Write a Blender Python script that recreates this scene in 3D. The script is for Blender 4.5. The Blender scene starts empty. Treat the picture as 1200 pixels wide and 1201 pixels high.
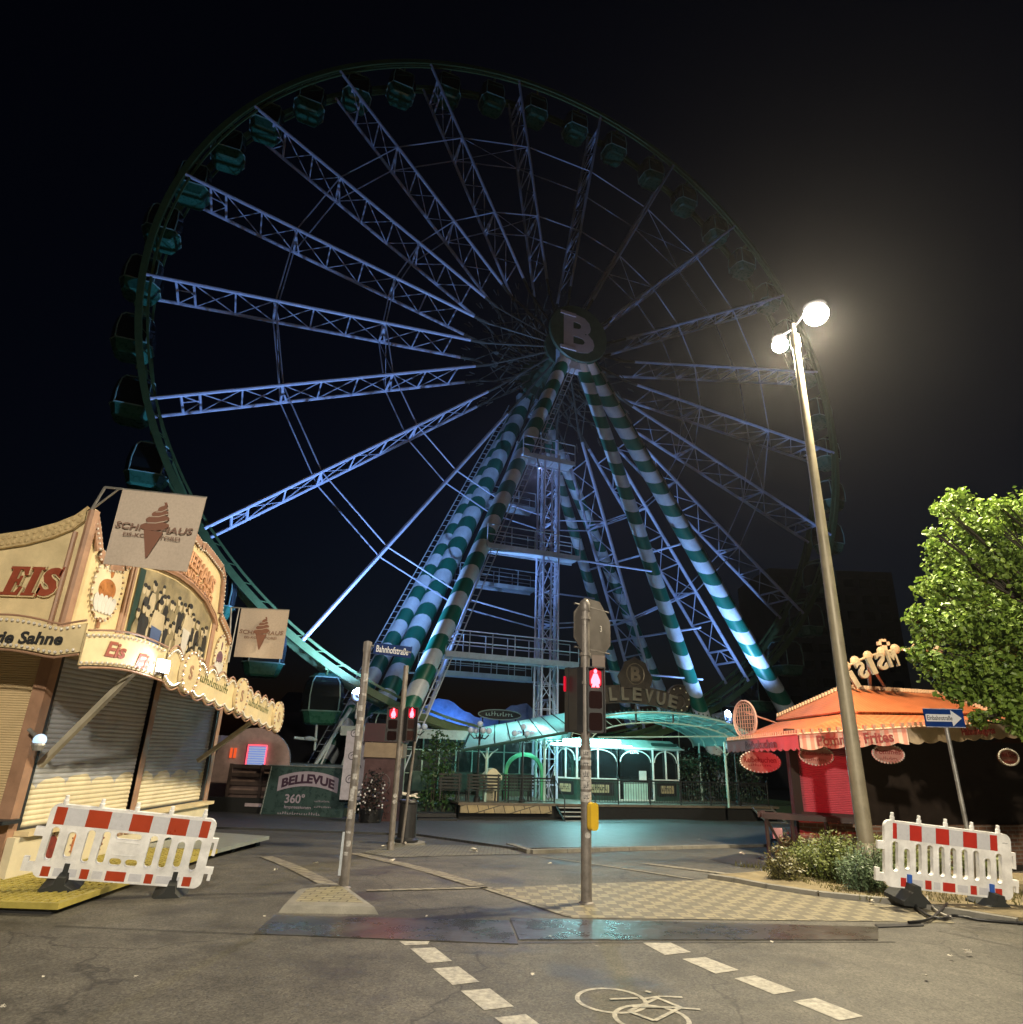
import bpy, bmesh, math, random
from math import sin, cos, pi, radians as R, sqrt, atan2, floor
from mathutils import Vector as V, Matrix as MX
random.seed(7)
sc = bpy.context.scene
col = sc.collection
# ------------------------------------------------------------------ camera
H = 1.7; PITCH = R(20.22); ROLL = R(1.992); F = 765.4
FW = V((0, cos(PITCH), sin(PITCH))); RR = V((1, 0, 0)); UU = V((0, -sin(PITCH), cos(PITCH)))
R2 = RR*cos(ROLL) + UU*sin(ROLL); U2 = UU*cos(ROLL) - RR*sin(ROLL); O = V((0, 0, H))
cd = bpy.data.cameras.new('camera'); cam = bpy.data.objects.new('camera', cd); col.objects.link(cam)
cd.sensor_width = 36; cd.lens = F/1200.5*36; cd.clip_end = 2000; cd.clip_start = .05
mw = MX.Identity(4)
for i in range(3):
    mw[i][0] = R2[i]; mw[i][1] = U2[i]; mw[i][2] = -FW[i]; mw[i][3] = O[i]
cam.matrix_world = mw
sc.camera = cam

def ray(x, y): return (FW + R2*((x-600)/F) - U2*((y-600.5)/F)).normalized()
def g(y):
    t = min(max((y-11)/18, 0), 1); return -1.0*(t*t*(3-2*t)*.35 + t*.65)
def G(x, y, dz=0):
    d = ray(x, y); s = (H)/-d.z*.98
    while s < 200:
        P = O + d*s
        if P.z <= g(P.y)+dz: return P
        s += .005
    return P
def atY(x, y, Y): d = ray(x, y); return O + d*(Y/d.y)
def onX(x, y, X): d = ray(x, y); return O + d*(X/d.x)

# ------------------------------------------------------------------ materials
MATS = {}
def mat(name, c, rough=.6, metal=0., var=.18, scale=4., bump=.0, bscale=60., emis=None, es=0., trans=0., spec=.5):
    if name in MATS: return MATS[name]
    m = bpy.data.materials.new(name); m.use_nodes = True; nt = m.node_tree; N = nt.nodes; L = nt.links
    b = N['Principled BSDF']; b.inputs['Roughness'].default_value = rough; b.inputs['Metallic'].default_value = metal
    b.inputs['Specular IOR Level'].default_value = spec
    tc = N.new('ShaderNodeTexCoord')
    if var:
        n = N.new('ShaderNodeTexNoise'); n.inputs['Scale'].default_value = scale; n.inputs['Detail'].default_value = 6; n.inputs['Roughness'].default_value = .65
        L.new(tc.outputs['Object'], n.inputs['Vector'])
        mp = N.new('ShaderNodeMapRange'); mp.inputs[1].default_value = .3; mp.inputs[2].default_value = .7
        mp.inputs[3].default_value = 1-var; mp.inputs[4].default_value = 1+var*.7
        L.new(n.outputs['Fac'], mp.inputs[0])
        mx = N.new('ShaderNodeVectorMath'); mx.operation = 'SCALE'; mx.inputs[0].default_value = c[:3]
        L.new(mp.outputs[0], mx.inputs['Scale']); L.new(mx.outputs[0], b.inputs['Base Color'])
        mr = N.new('ShaderNodeMapRange'); mr.inputs[1].default_value = .3; mr.inputs[2].default_value = .7
        mr.inputs[3].default_value = max(rough-.12, .03); mr.inputs[4].default_value = min(rough+.12, 1)
        L.new(n.outputs['Fac'], mr.inputs[0]); L.new(mr.outputs[0], b.inputs['Roughness'])
    else: b.inputs['Base Color'].default_value = (*c[:3], 1)
    if bump:
        n2 = N.new('ShaderNodeTexNoise'); n2.inputs['Scale'].default_value = bscale; n2.inputs['Detail'].default_value = 3
        L.new(tc.outputs['Object'], n2.inputs['Vector'])
        bp = N.new('ShaderNodeBump'); bp.inputs['Strength'].default_value = bump; bp.inputs['Distance'].default_value = .01
        L.new(n2.outputs['Fac'], bp.inputs['Height']); L.new(bp.outputs[0], b.inputs['Normal'])
    if emis: b.inputs['Emission Color'].default_value = (*emis, 1); b.inputs['Emission Strength'].default_value = es
    if trans: b.inputs['Transmission Weight'].default_value = trans
    MATS[name] = m; return m
def nodes(m): return m.node_tree.nodes, m.node_tree.links, m.node_tree.nodes['Principled BSDF']
def math_node(N, L, op, a, b=None):
    n = N.new('ShaderNodeMath'); n.operation = op
    for i, v in enumerate((a, b)):
        if v is None: continue
        if isinstance(v, (int, float)): n.inputs[i].default_value = v
        else: L.new(v, n.inputs[i])
    return n.outputs[0]
def mixc(N, L, f, c1, c2):
    n = N.new('ShaderNodeMix'); n.data_type = 'RGBA'
    L.new(f, n.inputs[0]) if not isinstance(f, (int, float)) else setattr(n.inputs[0], 'default_value', f)
    for i, c in ((6, c1), (7, c2)):
        if isinstance(c, tuple): n.inputs[i].default_value = (*c[:3], 1)
        else: L.new(c, n.inputs[i])
    return n.outputs[2]
def noise(N, L, vec, sc_, det=4, ro=.6):
    n = N.new('ShaderNodeTexNoise'); n.inputs['Scale'].default_value = sc_; n.inputs['Detail'].default_value = det; n.inputs['Roughness'].default_value = ro
    L.new(vec, n.inputs['Vector']); return n.outputs['Fac']
def ramp(N, L, f, lo, hi, a=0., b=1.):
    n = N.new('ShaderNodeMapRange'); n.inputs[1].default_value = lo; n.inputs[2].default_value = hi; n.inputs[3].default_value = a; n.inputs[4].default_value = b
    L.new(f, n.inputs[0]); return n.outputs[0]

def asphalt(name, c1, c2, wet=.35, r=.62):
    m = bpy.data.materials.new(name); m.use_nodes = True; N, L, b = nodes(m)
    tc = N.new('ShaderNodeTexCoord'); o = tc.outputs['Object']
    big = noise(N, L, o, .35, 5, .6); mid = noise(N, L, o, 2.2, 6, .7); fine = noise(N, L, o, 90, 3, .8)
    vo = N.new('ShaderNodeTexVoronoi'); vo.inputs['Scale'].default_value = 62; L.new(o, vo.inputs['Vector'])
    f = math_node(N, L, 'ADD', math_node(N, L, 'MULTIPLY', big, .55), math_node(N, L, 'MULTIPLY', mid, .45))
    base = mixc(N, L, ramp(N, L, f, .38, .62), c1, c2)
    sp = ramp(N, L, vo.outputs['Color'], .0, 1., .5, 1.55)
    sp2 = ramp(N, L, fine, .3, .7, .7, 1.35)
    # thin dark tar seams and cracks
    v2 = N.new('ShaderNodeTexVoronoi'); v2.feature = 'DISTANCE_TO_EDGE'; v2.inputs['Scale'].default_value = .33
    wv = N.new('ShaderNodeVectorMath'); wv.operation = 'ADD'; L.new(o, wv.inputs[0])
    nn = N.new('ShaderNodeTexNoise'); nn.inputs['Scale'].default_value = 1.3; nn.inputs['Detail'].default_value = 6; L.new(o, nn.inputs['Vector'])
    sv = N.new('ShaderNodeVectorMath'); sv.operation = 'SCALE'; sv.inputs['Scale'].default_value = 1.1; L.new(nn.outputs['Color'], sv.inputs[0]); L.new(sv.outputs[0], wv.inputs[1])
    L.new(wv.outputs[0], v2.inputs['Vector'])
    crack = ramp(N, L, v2.outputs['Distance'], .0, .008, .42, 1.)
    # darker damp stains
    st = math_node(N, L, 'MULTIPLY', ramp(N, L, noise(N, L, o, .9, 4, .55), .53, .66, 1., .55), ramp(N, L, noise(N, L, o, 3.7, 6, .7), .56, .7, 1., .72))
    k = math_node(N, L, 'MULTIPLY', math_node(N, L, 'MULTIPLY', sp, sp2), math_node(N, L, 'MULTIPLY', crack, st))
    s = N.new('ShaderNodeVectorMath'); s.operation = 'SCALE'; L.new(base, s.inputs[0]); L.new(k, s.inputs['Scale'])
    L.new(s.outputs[0], b.inputs['Base Color'])
    L.new(ramp(N, L, noise(N, L, o, .9, 4, .55), .52, .7, r, r-wet), b.inputs['Roughness'])
    bp = N.new('ShaderNodeBump'); bp.inputs['Strength'].default_value = .5; bp.inputs['Distance'].default_value = .004
    L.new(fine, bp.inputs['Height']); L.new(bp.outputs[0], b.inputs['Normal'])
    return m
def brickmat(name, c1, c2, mortar, w, h, ms=.01, rough=.75, off=.5, rot=0., coord='Object', axis=None, noisek=.25):
    m = bpy.data.materials.new(name); m.use_nodes = True; N, L, b = nodes(m)
    tc = N.new('ShaderNodeTexCoord'); mp = N.new('ShaderNodeMapping'); L.new(tc.outputs[coord], mp.inputs[0])
    if axis: mp.inputs['Rotation'].default_value = axis
    else: mp.inputs['Rotation'].default_value = (0, 0, rot)
    br = N.new('ShaderNodeTexBrick'); br.inputs['Scale'].default_value = 1; br.inputs['Brick Width'].default_value = w; br.inputs['Row Height'].default_value = h
    br.inputs['Mortar Size'].default_value = ms; br.offset = off
    br.inputs['Color1'].default_value = (*c1, 1); br.inputs['Color2'].default_value = (*c2, 1); br.inputs['Mortar'].default_value = (*mortar, 1)
    L.new(mp.outputs[0], br.inputs['Vector'])
    n = ramp(N, L, noise(N, L, tc.outputs[coord], 3.3, 8, .75), .3, .7, 1-noisek, 1+noisek)
    s = N.new('ShaderNodeVectorMath'); s.operation = 'SCALE'; L.new(br.outputs['Color'], s.inputs[0]); L.new(n, s.inputs['Scale'])
    L.new(s.outputs[0], b.inputs['Base Color']); b.inputs['Roughness'].default_value = rough
    bp = N.new('ShaderNodeBump'); bp.invert = True; bp.inputs['Strength'].default_value = .5; bp.inputs['Distance'].default_value = .008
    L.new(br.outputs['Fac'], bp.inputs['Height']); L.new(bp.outputs[0], b.inputs['Normal'])
    return m

# ------------------------------------------------------------------ mesh builder
ORG = {}
class MB:
    def __init__(s): s.v = []; s.f = []; s.mi = []; s.ms = []; s.cur = 0; s.cuts = []
    def cut(s):
        if s.f and (not s.cuts or s.cuts[-1] != (len(s.v), len(s.f))): s.cuts.append((len(s.v), len(s.f)))
        return s
    def build_each(s, name, m=None, parent=None, smooth=False):
        s.cut(); v0 = f0 = 0; out = []
        for v1, f1 in s.cuts:
            b = MB(); b.v = s.v[v0:v1]; b.f = [[i-v0 for i in f] for f in s.f[f0:f1]]; b.mi = s.mi[f0:f1]; b.ms = s.ms
            out.append(b.build(name, m, parent, smooth)); v0, f0 = v1, f1
        return out
    def use(s, m):
        if m not in s.ms: s.ms.append(m)
        s.cur = s.ms.index(m); return s
    def add(s, vs, fs):
        o = len(s.v); s.v += [V(v) for v in vs]
        for f in fs: s.f.append([o+i for i in f]); s.mi.append(s.cur)
        return s
    def box(s, c, d, rot=None, bev=0):
        x, y, z = d[0]/2, d[1]/2, d[2]/2; c = V(c)
        pts = [V((a*x, b*y, e*z)) for e in (-1, 1) for b in (-1, 1) for a in (-1, 1)]
        fs = [(0, 2, 3, 1), (4, 5, 7, 6), (0, 1, 5, 4), (2, 6, 7, 3), (0, 4, 6, 2), (1, 3, 7, 5)]
        if rot is not None: pts = [rot @ p for p in pts]
        return s.add([p+c for p in pts], fs)
    def bb(s, a, b):
        a = V(a); b = V(b); return s.box((a+b)/2, [abs(b[i]-a[i]) for i in range(3)])
    def tube(s, p, q, r, r2=None, n=8, cap=True, up=None):
        p = V(p); q = V(q); r2 = r if r2 is None else r2; d = (q-p)
        if d.length < 1e-6: return s
        d.normalize(); u = V((0, 0, 1)) if abs(d.z) < .9 else V((1, 0, 0)); a = d.cross(u).normalized(); b = d.cross(a)
        ph = pi/4 if n == 4 else 0
        vs = [p + (a*cos(2*pi*i/n+ph)+b*sin(2*pi*i/n+ph))*r for i in range(n)] + [q + (a*cos(2*pi*i/n+ph)+b*sin(2*pi*i/n+ph))*r2 for i in range(n)]
        fs = [(i, (i+1) % n, n+(i+1) % n, n+i) for i in range(n)]
        if cap: fs += [tuple(range(n))[::-1], tuple(range(n, 2*n))]
        return s.add(vs, fs)
    def path(s, pts, r, n=6):
        for a, b in zip(pts, pts[1:]): s.tube(a, b, r, n=n)
        return s
    def lathe(s, c, prof, n=16, M=None):
        c = V(c); vs = []; k = len(prof)
        for i in range(n):
            a = 2*pi*i/n
            for r, z in prof:
                p = V((r*cos(a), r*sin(a), z))
                if M is not None: p = M @ p
                vs.append(p+c)
        fs = []
        for i in range(n):
            for j in range(k-1):
                a, b = i*k+j, ((i+1) % n)*k+j
                fs.append((a, b, b+1, a+1))
        return s.add(vs, fs)
    def sphere(s, c, r, n=10, sq=(1, 1, 1)):
        m = max(4, n//2)
        vs = [V(c)+V((r*sq[0]*sin(pi*j/m)*cos(2*pi*i/n), r*sq[1]*sin(pi*j/m)*sin(2*pi*i/n), r*sq[2]*cos(pi*j/m))) for j in range(m+1) for i in range(n)]
        fs = [(j*n+i, j*n+(i+1) % n, (j+1)*n+(i+1) % n, (j+1)*n+i) for j in range(m) for i in range(n)]
        return s.add(vs, fs)
    def prism(s, poly, M, d):      # 2d outline -> local xy, extruded along local z (0..d), transformed by M
        n = len(poly)
        vs = [M @ V((x, y, 0)) for x, y in poly] + [M @ V((x, y, d)) for x, y in poly]
        fs = [tuple(range(n))[::-1], tuple(range(n, 2*n))] + [(i, (i+1) % n, n+(i+1) % n, n+i) for i in range(n)]
        return s.add(vs, fs)
    def mesh(s, vs, fs, M): return s.add([M @ v for v in vs], fs)
    def build(s, name, m=None, parent=None, smooth=False, tri=False):
        org = ORG.get(parent.name, V((0, 0, 0))) if parent else V((0, 0, 0))
        me = bpy.data.meshes.new(name); me.from_pydata([v-org for v in s.v], [], s.f)
        if m: me.materials.append(m)
        else:
            for x in s.ms: me.materials.append(x)
            me.polygons.foreach_set('material_index', s.mi)
        if smooth:
            bm = bmesh.new(); bm.from_mesh(me); bmesh.ops.remove_doubles(bm, verts=bm.verts, dist=1e-5)
            for f in bm.faces: f.smooth = True
            for e in bm.edges:
                if len(e.link_faces) == 2 and e.calc_face_angle(0) > R(35): e.smooth = False
            bm.to_mesh(me); bm.free()
        me.update()
        o = bpy.data.objects.new(name, me); col.objects.link(o)
        if parent: o.parent = parent; ORG[o.name] = org
        return o
def tag(o, label=None, cat=None, group=None, kind=None):
    if label: o['label'] = label
    if cat: o['category'] = cat
    if group: o['group'] = group
    if kind: o['kind'] = kind
    return o
def thing(name, loc, label, cat, group=None, rz=0.):
    o = bpy.data.objects.new(name, None); col.objects.link(o); o.location = loc; o.rotation_euler = (0, 0, rz); o.empty_display_size = .2
    ORG[o.name] = V(loc) if not rz else V((0, 0, 0))
    return tag(o, label, cat, group)
def local(o): ORG[o.name] = V((0, 0, 0)); return o
def struct(o): o['kind'] = 'structure'; return o
def copy_tree(o, parent=None):
    c = o.copy(); col.objects.link(c); c.parent = parent
    for ch in list(o.children): copy_tree(ch, c)
    return c
def lamp(name, kind, loc, power, color, radius=.1, target=None, angle=120, blend=.5, size=None):
    l = bpy.data.lights.new(name, kind); l.energy = power; l.color = color
    if kind == 'SPOT': l.spot_size = R(angle); l.spot_blend = blend
    if kind == 'AREA': l.shape = 'RECTANGLE'; l.size, l.size_y = size
    else: l.shadow_soft_size = radius
    o = bpy.data.objects.new(name, l); col.objects.link(o); o.location = loc
    if target is not None: o.rotation_euler = (V(target)-V(loc)).to_track_quat('-Z', 'Y').to_euler()
    return o

# text glyphs -> flat mesh data
TC = {}
def text(s, off=0.0, shear=0., ext=.0):
    k = (s, off, shear, ext)
    if k in TC: return TC[k]
    cu = bpy.data.curves.new('t', 'FONT'); cu.body = s; cu.size = 1; cu.offset = off; cu.shear = shear; cu.extrude = ext; cu.resolution_u = 3
    o = bpy.data.objects.new('t', cu); col.objects.link(o)
    bpy.context.view_layer.update()
    me = bpy.data.meshes.new_from_object(o.evaluated_get(bpy.context.evaluated_depsgraph_get()))
    vs = [v.co.copy() for v in me.vertices]; fs = [tuple(p.vertices) for p in me.polygons]
    bpy.data.objects.remove(o); bpy.data.meshes.remove(me); bpy.data.curves.remove(cu)
    xs = [v.x for v in vs]; ys = [v.y for v in vs]
    x0, x1, y0, y1 = min(xs), max(xs), min(ys), max(ys)
    vs = [V((v.x-(x0+x1)/2, v.y-(y0+y1)/2, v.z)) for v in vs]
    TC[k] = (vs, fs, x1-x0, y1-y0); return TC[k]
def frame(o, x, y):       # 4x4 with origin o, axes x,y (unit), z = x cross y
    x = V(x).normalized(); y = V(y); z = x.cross(y).normalized(); y = z.cross(x)
    M = MX.Identity(4)
    for i in range(3): M[i][0] = x[i]; M[i][1] = y[i]; M[i][2] = z[i]; M[i][3] = o[i]
    return M
def put_text(mb, s, M, w=None, h=None, off=.0, shear=0., ext=.01, arc=0.):
    vs, fs, tw, th = text(s, off, shear, 1.0)
    sx = (w/tw) if w else (h/th); sy = (h/th) if h else sx
    out = []
    for v in vs:
        x, y, z = v.x*sx, v.y*sy, (v.z*.5+.5)*ext
        if arc: y = y - arc*((x/(tw*sx/2))**2)
        out.append(V((x, y, z)))
    mb.mesh(out, fs, M)
def ellipse(rx, ry, n=28, cx=0, cy=0): return [(cx+rx*cos(2*pi*i/n), cy+ry*sin(2*pi*i/n)) for i in range(n)]

def squiggle(b, M, w, h, n, ext=.004, seed=1):      # a row of strokes standing for print too small to read
    r = random.Random(seed); st = w/n
    for i in range(n):
        x = -w/2+i*st; hh = h*r.choice((.6, .6, .65, 1.)); k = r.random()
        b.prism([(x, -h*.3), (x+st*.28, -h*.3), (x+st*.28, -h*.3+hh), (x, -h*.3+hh)], M, ext)
        if k < .6: b.prism([(x+st*.28, -h*.3), (x+st*.7, -h*.3), (x+st*.7, -h*.14), (x+st*.28, -h*.14)], M, ext)
        elif k < .9: b.prism([(x+st*.28, h*.1), (x+st*.7, h*.1), (x+st*.7, h*.26), (x+st*.28, h*.26)], M, ext)
# shared materials
asph = asphalt('asphalt', (.042, .039, .033), (.108, .1, .082), wet=.22, r=.68)
asph_far = asphalt('asphalt_square', (.055, .055, .055), (.09, .09, .088), r=.5)
plate_m = mat('wet_rubber_sheet', (.06, .055, .05), rough=.30, var=.35, scale=2.2, bump=.25, bscale=14)
white_line = mat('road_paint', (.36, .34, .29), rough=.65, var=.55, scale=16, bump=.3, bscale=90)
galv = mat('galvanised_steel', (.36, .35, .33), rough=.45, metal=.6, var=.3, scale=7)
pole_m = mat('weathered_pole', (.19, .17, .155), rough=.5, metal=.25, var=.35, scale=9)
black_m = mat('black_metal', (.02, .02, .022), rough=.45, var=.3)
dark_m = mat('dark_void', (.012, .012, .013), rough=.8, var=.3)
rubber = mat('black_rubber', (.03, .032, .03), rough=.75, var=.3, bump=.2)
cream = mat('cream_board', (.62, .5, .29), rough=.55, var=.2, scale=3, bump=.1)
cream2 = mat('pale_cream_board', (.68, .6, .42), rough=.5, var=.15, scale=2)
brown = mat('brown_trim', (.26, .13, .07), rough=.5, var=.3)
rosewood = mat('rose_brown_wood', (.33, .19, .12), rough=.5, var=.25)
red_paint = mat('red_letter_paint', (.27, .06, .03), rough=.45, var=.2)
white_pl = mat('white_plastic', (.84, .83, .82), rough=.4, var=.28, scale=3.3, bump=.08)
blackp = mat('black_print', (.02, .02, .02), rough=.6, var=0)

# ------------------------------------------------------------------ world, night sky
w = bpy.data.worlds.new('World'); sc.world = w; w.use_nodes = True
N = w.node_tree.nodes; L = w.node_tree.links
sky = N.new('ShaderNodeTexSky'); sky.sky_type = 'NISHITA'; sky.sun_disc = False; sky.sun_elevation = R(-4); sky.sun_rotation = R(20); sky.air_density = 1.5; sky.ozone_density = 3
L.new(sky.outputs[0], N['Background'].inputs[0]); N['Background'].inputs[1].default_value = .10

# ------------------------------------------------------------------ ground
def sheet(name, pts, m, dz, div=1, thick=0., kind=True):
    """polygon given as world xy, draped on the ground at height dz; optional thickness for raised slabs"""
    bm = bmesh.new(); vs = [bm.verts.new((p[0], p[1], 0)) for p in pts]; bm.faces.new(vs)
    bmesh.ops.triangulate(bm, faces=bm.faces)
    for _ in range(div): bmesh.ops.subdivide_edges(bm, edges=[e for e in bm.edges if e.calc_length() > .8], cuts=1, use_grid_fill=False); bmesh.ops.triangulate(bm, faces=bm.faces)
    for v in bm.verts: v.co.z = g(v.co.y)+dz
    if thick:
        r = bmesh.ops.extrude_face_region(bm, geom=bm.faces[:])
        for v in r['geom']:
            if isinstance(v, bmesh.types.BMVert): v.co.z -= thick
    bmesh.ops.recalc_face_normals(bm, faces=bm.faces)
    if not thick:
        for f in bm.faces:
            if f.normal.z < 0: f.normal_flip()
    me = bpy.data.meshes.new(name); bm.to_mesh(me); bm.free(); me.materials.append(m)
    o = bpy.data.objects.new(name, me); col.objects.link(o)
    if kind: struct(o)
    return o
def px(pts): return [tuple(G(x, y)[:2]) for x, y in pts]
xs = [-220, -180, -120, -60, -30, -15, 0, 15, 30, 60, 120, 180, 220]
ys = [-60, -30, -10, 0, 5, 10] + [11+i*.75 for i in range(25)] + [32, 40, 60, 80, 110, 150, 220]
me = MB(); me.add([(x, y, g(y)) for y in ys for x in xs], [(j*13+i, j*13+i+1, (j+1)*13+i+1, (j+1)*13+i) for j in range(len(ys)-1) for i in range(12)])
struct(me.build('ground', asph))
# far square: smoother paving in front of the wheel
sq = brickmat('square_paving', (.075, .075, .075), (.1, .1, .1), (.045, .045, .045), .3, .2, .012, rough=.5)
sheet('square_pavement', [(-40, 19.2), (-2.2, 19.2), (.4, 15.0), (7.4, 19.9), (9, 24), (30, 30), (60, 70), (-60, 70)], sq, .05, 3, .12)
kerb_m = mat('kerb_stone', (.2, .19, .165), rough=.75, var=.3, scale=5, bump=.4)
def kerb(name, pts, wdt=.13, h=.1):
    mb = MB()
    for a, b in zip(pts, pts[1:]):
        a = V((a[0], a[1], 0)); b = V((b[0], b[1], 0)); n = max(1, round((b-a).length/1.0)); d = (b-a)/n; nn = V((-d.y, d.x, 0)).normalized()*wdt/2; du = d.normalized()*.008
        for i in range(n):
            p = a+d*i+du; q = a+d*(i+1)-du
            zs = [g(p.y), g(q.y)]
            vs = [(*(p-nn).xy, zs[0]-.05), (*(q-nn).xy, zs[1]-.05), (*(q+nn).xy, zs[1]-.05), (*(p+nn).xy, zs[0]-.05),
                  (*(p-nn*.85).xy, zs[0]+h), (*(q-nn*.85).xy, zs[1]+h), (*(q+nn).xy, zs[1]+h), (*(p+nn).xy, zs[0]+h)]
            mb.add(vs, [(3, 2, 1, 0), (4, 5, 6, 7), (0, 1, 5, 4), (1, 2, 6, 5), (2, 3, 7, 6), (3, 0, 4, 7)])
    return struct(mb.build(name, kerb_m))
kerb('kerb', px([(597, 993), (622, 1001)])+[(7.3, 19.9)], .16, .07)
# checkered block paving
def checker():
    m = bpy.data.materials.new('checker_paving'); m.use_nodes = True; N, L, b = nodes(m)
    tc = N.new('ShaderNodeTexCoord'); mp = N.new('ShaderNodeMapping'); L.new(tc.outputs['Object'], mp.inputs[0]); mp.inputs['Rotation'].default_value = (0, 0, R(-4))
    sx = N.new('ShaderNodeSeparateXYZ'); L.new(mp.outputs[0], sx.inputs[0])
    row = math_node(N, L, 'FLOOR', math_node(N, L, 'DIVIDE', sx.outputs[1], .2))
    cx = math_node(N, L, 'FLOOR', math_node(N, L, 'DIVIDE', sx.outputs[0], .15))
    ch = math_node(N, L, 'PINGPONG', math_node(N, L, 'ADD', cx, row), 1.0)
    br = N.new('ShaderNodeTexBrick'); br.inputs['Scale'].default_value = 1; br.inputs['Brick Width'].default_value = .2; br.inputs['Row Height'].default_value = .1
    br.inputs['Mortar Size'].default_value = .006; L.new(mp.outputs[0], br.inputs['Vector'])
    nz = noise(N, L, tc.outputs['Object'], 1.4, 6, .7)
    c = mixc(N, L, ch, (.26, .225, .145), (.13, .115, .08))
    c = mixc(N, L, ramp(N, L, nz, .35, .7), c, mixc(N, L, .45, c, (.12, .11, .08)))
    c = mixc(N, L, br.outputs['Fac'], c, (.09, .08, .06))
    L.new(c, b.inputs['Base Color']); b.inputs['Roughness'].default_value = .65
    bp = N.new('ShaderNodeBump'); bp.invert = True; bp.inputs['Strength'].default_value = .4; bp.inputs['Distance'].default_value = .006; L.new(br.outputs['Fac'], bp.inputs['Height']); L.new(bp.outputs[0], b.inputs['Normal'])
    return m
sheet('checkered_pavement', px([(577, 1042), (679, 1037), (812, 1033), (838, 1030), (900, 1043), (975, 1054), (1095, 1068), (1120, 1083), (1035, 1081), (672, 1077)]), checker(), .006, 1)
cob = brickmat('cobble_strip', (.23, .21, .165), (.18, .16, .13), (.1, .09, .07), .28, .14, .014, rot=R(30))
def strip(name, a, b, wd, m=cob, dz=.01):
    a, b = px([a, b]); a = V((*a, 0)); b = V((*b, 0)); n = V((-(b-a).y, (b-a).x, 0)).normalized()*wd/2
    return sheet(name, [(a-n).xy, (b-n).xy, (b+n).xy, (a+n).xy], m, dz, 2)
strip('cobble_line', (415, 1001), (560, 1039), .24); strip('cobble_line', (561, 1039.5), (668, 1075), .10)
strip('cobble_line', (312, 1005), (392, 1041), .22)
strip('stone_line', (634, 1005), (812, 1031.5), .09); strip('stone_line', (756, 1013), (866, 1027), .2)
strip('stone_line', (430, 1045), (577, 1041.5), .09)
sheet('cobble_patch', px([(425, 1000), (470, 990), (590, 993), (612, 1002), (520, 1004), (460, 1006)]), brickmat('grey_cobbles', (.17, .16, .13), (.12, .11, .1), (.05, .05, .04), .16, .11, .012), .008, 1)
sheet('dark_patch', px([(832, 1008), (868, 1001), (900, 1004), (902, 1018), (870, 1017)]), mat('fresh_tar', (.018, .017, .017), rough=.6, bump=.4), .008)
# traffic island with kerb stones
isl = px([(324, 1071), (345, 1049), (373, 1040), (405, 1043), (428, 1060), (446, 1073)])
def island():
    mb = MB(); n = len(isl); c = V((sum(p[0] for p in isl)/n, sum(p[1] for p in isl)/n, 0))
    low = [V((*p, 0)) for p in isl]; hi = [c+(v-c)*.88 for v in low]; inn = [c+(v-c)*.68 for v in low]
    vs = [(v.x, v.y, -.02) for v in low]+[(v.x, v.y, .06) for v in hi]+[(v.x, v.y, .07) for v in inn]
    fs = [(i, (i+1) % n, n+(i+1) % n, n+i) for i in range(n)]+[(n+i, n+(i+1) % n, 2*n+(i+1) % n, 2*n+i) for i in range(n)]
    mb.use(kerb_m).add(vs, fs); mb.use(brickmat('island_paving', (.26, .23, .15), (.2, .18, .12), (.1, .09, .06), .2, .1, .01)).add([vs[2*n+i] for i in range(n)], [tuple(range(n))])
    return struct(mb.build('traffic_island'))
island()
# rubber road sheets over the trench
def plate(pts, label):
    o = sheet('road_plate', px(pts), plate_m, .01, 0, .008, False); return tag(o, label, 'road plate', 'wet road plates across the junction')
plate([(322, 1074), (597, 1080.5), (608, 1108), (298, 1096)], 'dark wet plate on the asphalt with the red light mirrored in it')
plate([(598, 1077), (1030, 1088), (1030, 1103), (609, 1103)], 'long dark wet plate beside the checkered paving, reaching towards the right barrier')
seam = mat('tar_seam', (.012, .012, .012), rough=.5)
strip('tar_seam', (65, 1086.5), (298, 1096.5), .015, seam, .008); strip('tar_seam', (609, 1106), (1050, 1105), .02, seam, .008)
strip('tar_seam', (1100, 1092), (1200, 1113), .012, seam, .008)
o = sheet('drain_grate', px([(1026, 1085), (1080, 1083.5), (1084, 1086.5), (1030, 1088.5)]), black_m, .012, 0, .01, False); tag(o, 'narrow black drain grate at the pavement edge by the right barrier', 'drain')
# painted dashes
def q(pts, s=2.857, ox=300, oy=900): return px([(ox+x/s, oy+y/s) for x, y in pts])
for pts in ([(480, 583), (583, 583), (576, 594), (500, 597)], [(518, 608), (600, 604), (658, 650), (575, 657)], [(593, 675), (680, 668), (750, 720), (660, 730)], [(687, 750), (785, 742), (865, 803), (765, 815)], [(800, 840), (905, 828), (990, 890), (885, 905)]):
    struct(sheet('lane_marking', q(pts), white_line, .0035))
for pts in ([(325, 188), (415, 186), (487, 220), (400, 230)], [(458, 243), (535, 236), (648, 280), (570, 292)], [(632, 308), (700, 298), (838, 350), (765, 362)], [(828, 385), (905, 373), (1065, 435), (985, 450)]):
    struct(sheet('lane_marking', q(pts, 2.857, 640, 1040), white_line, .0035))
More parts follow.
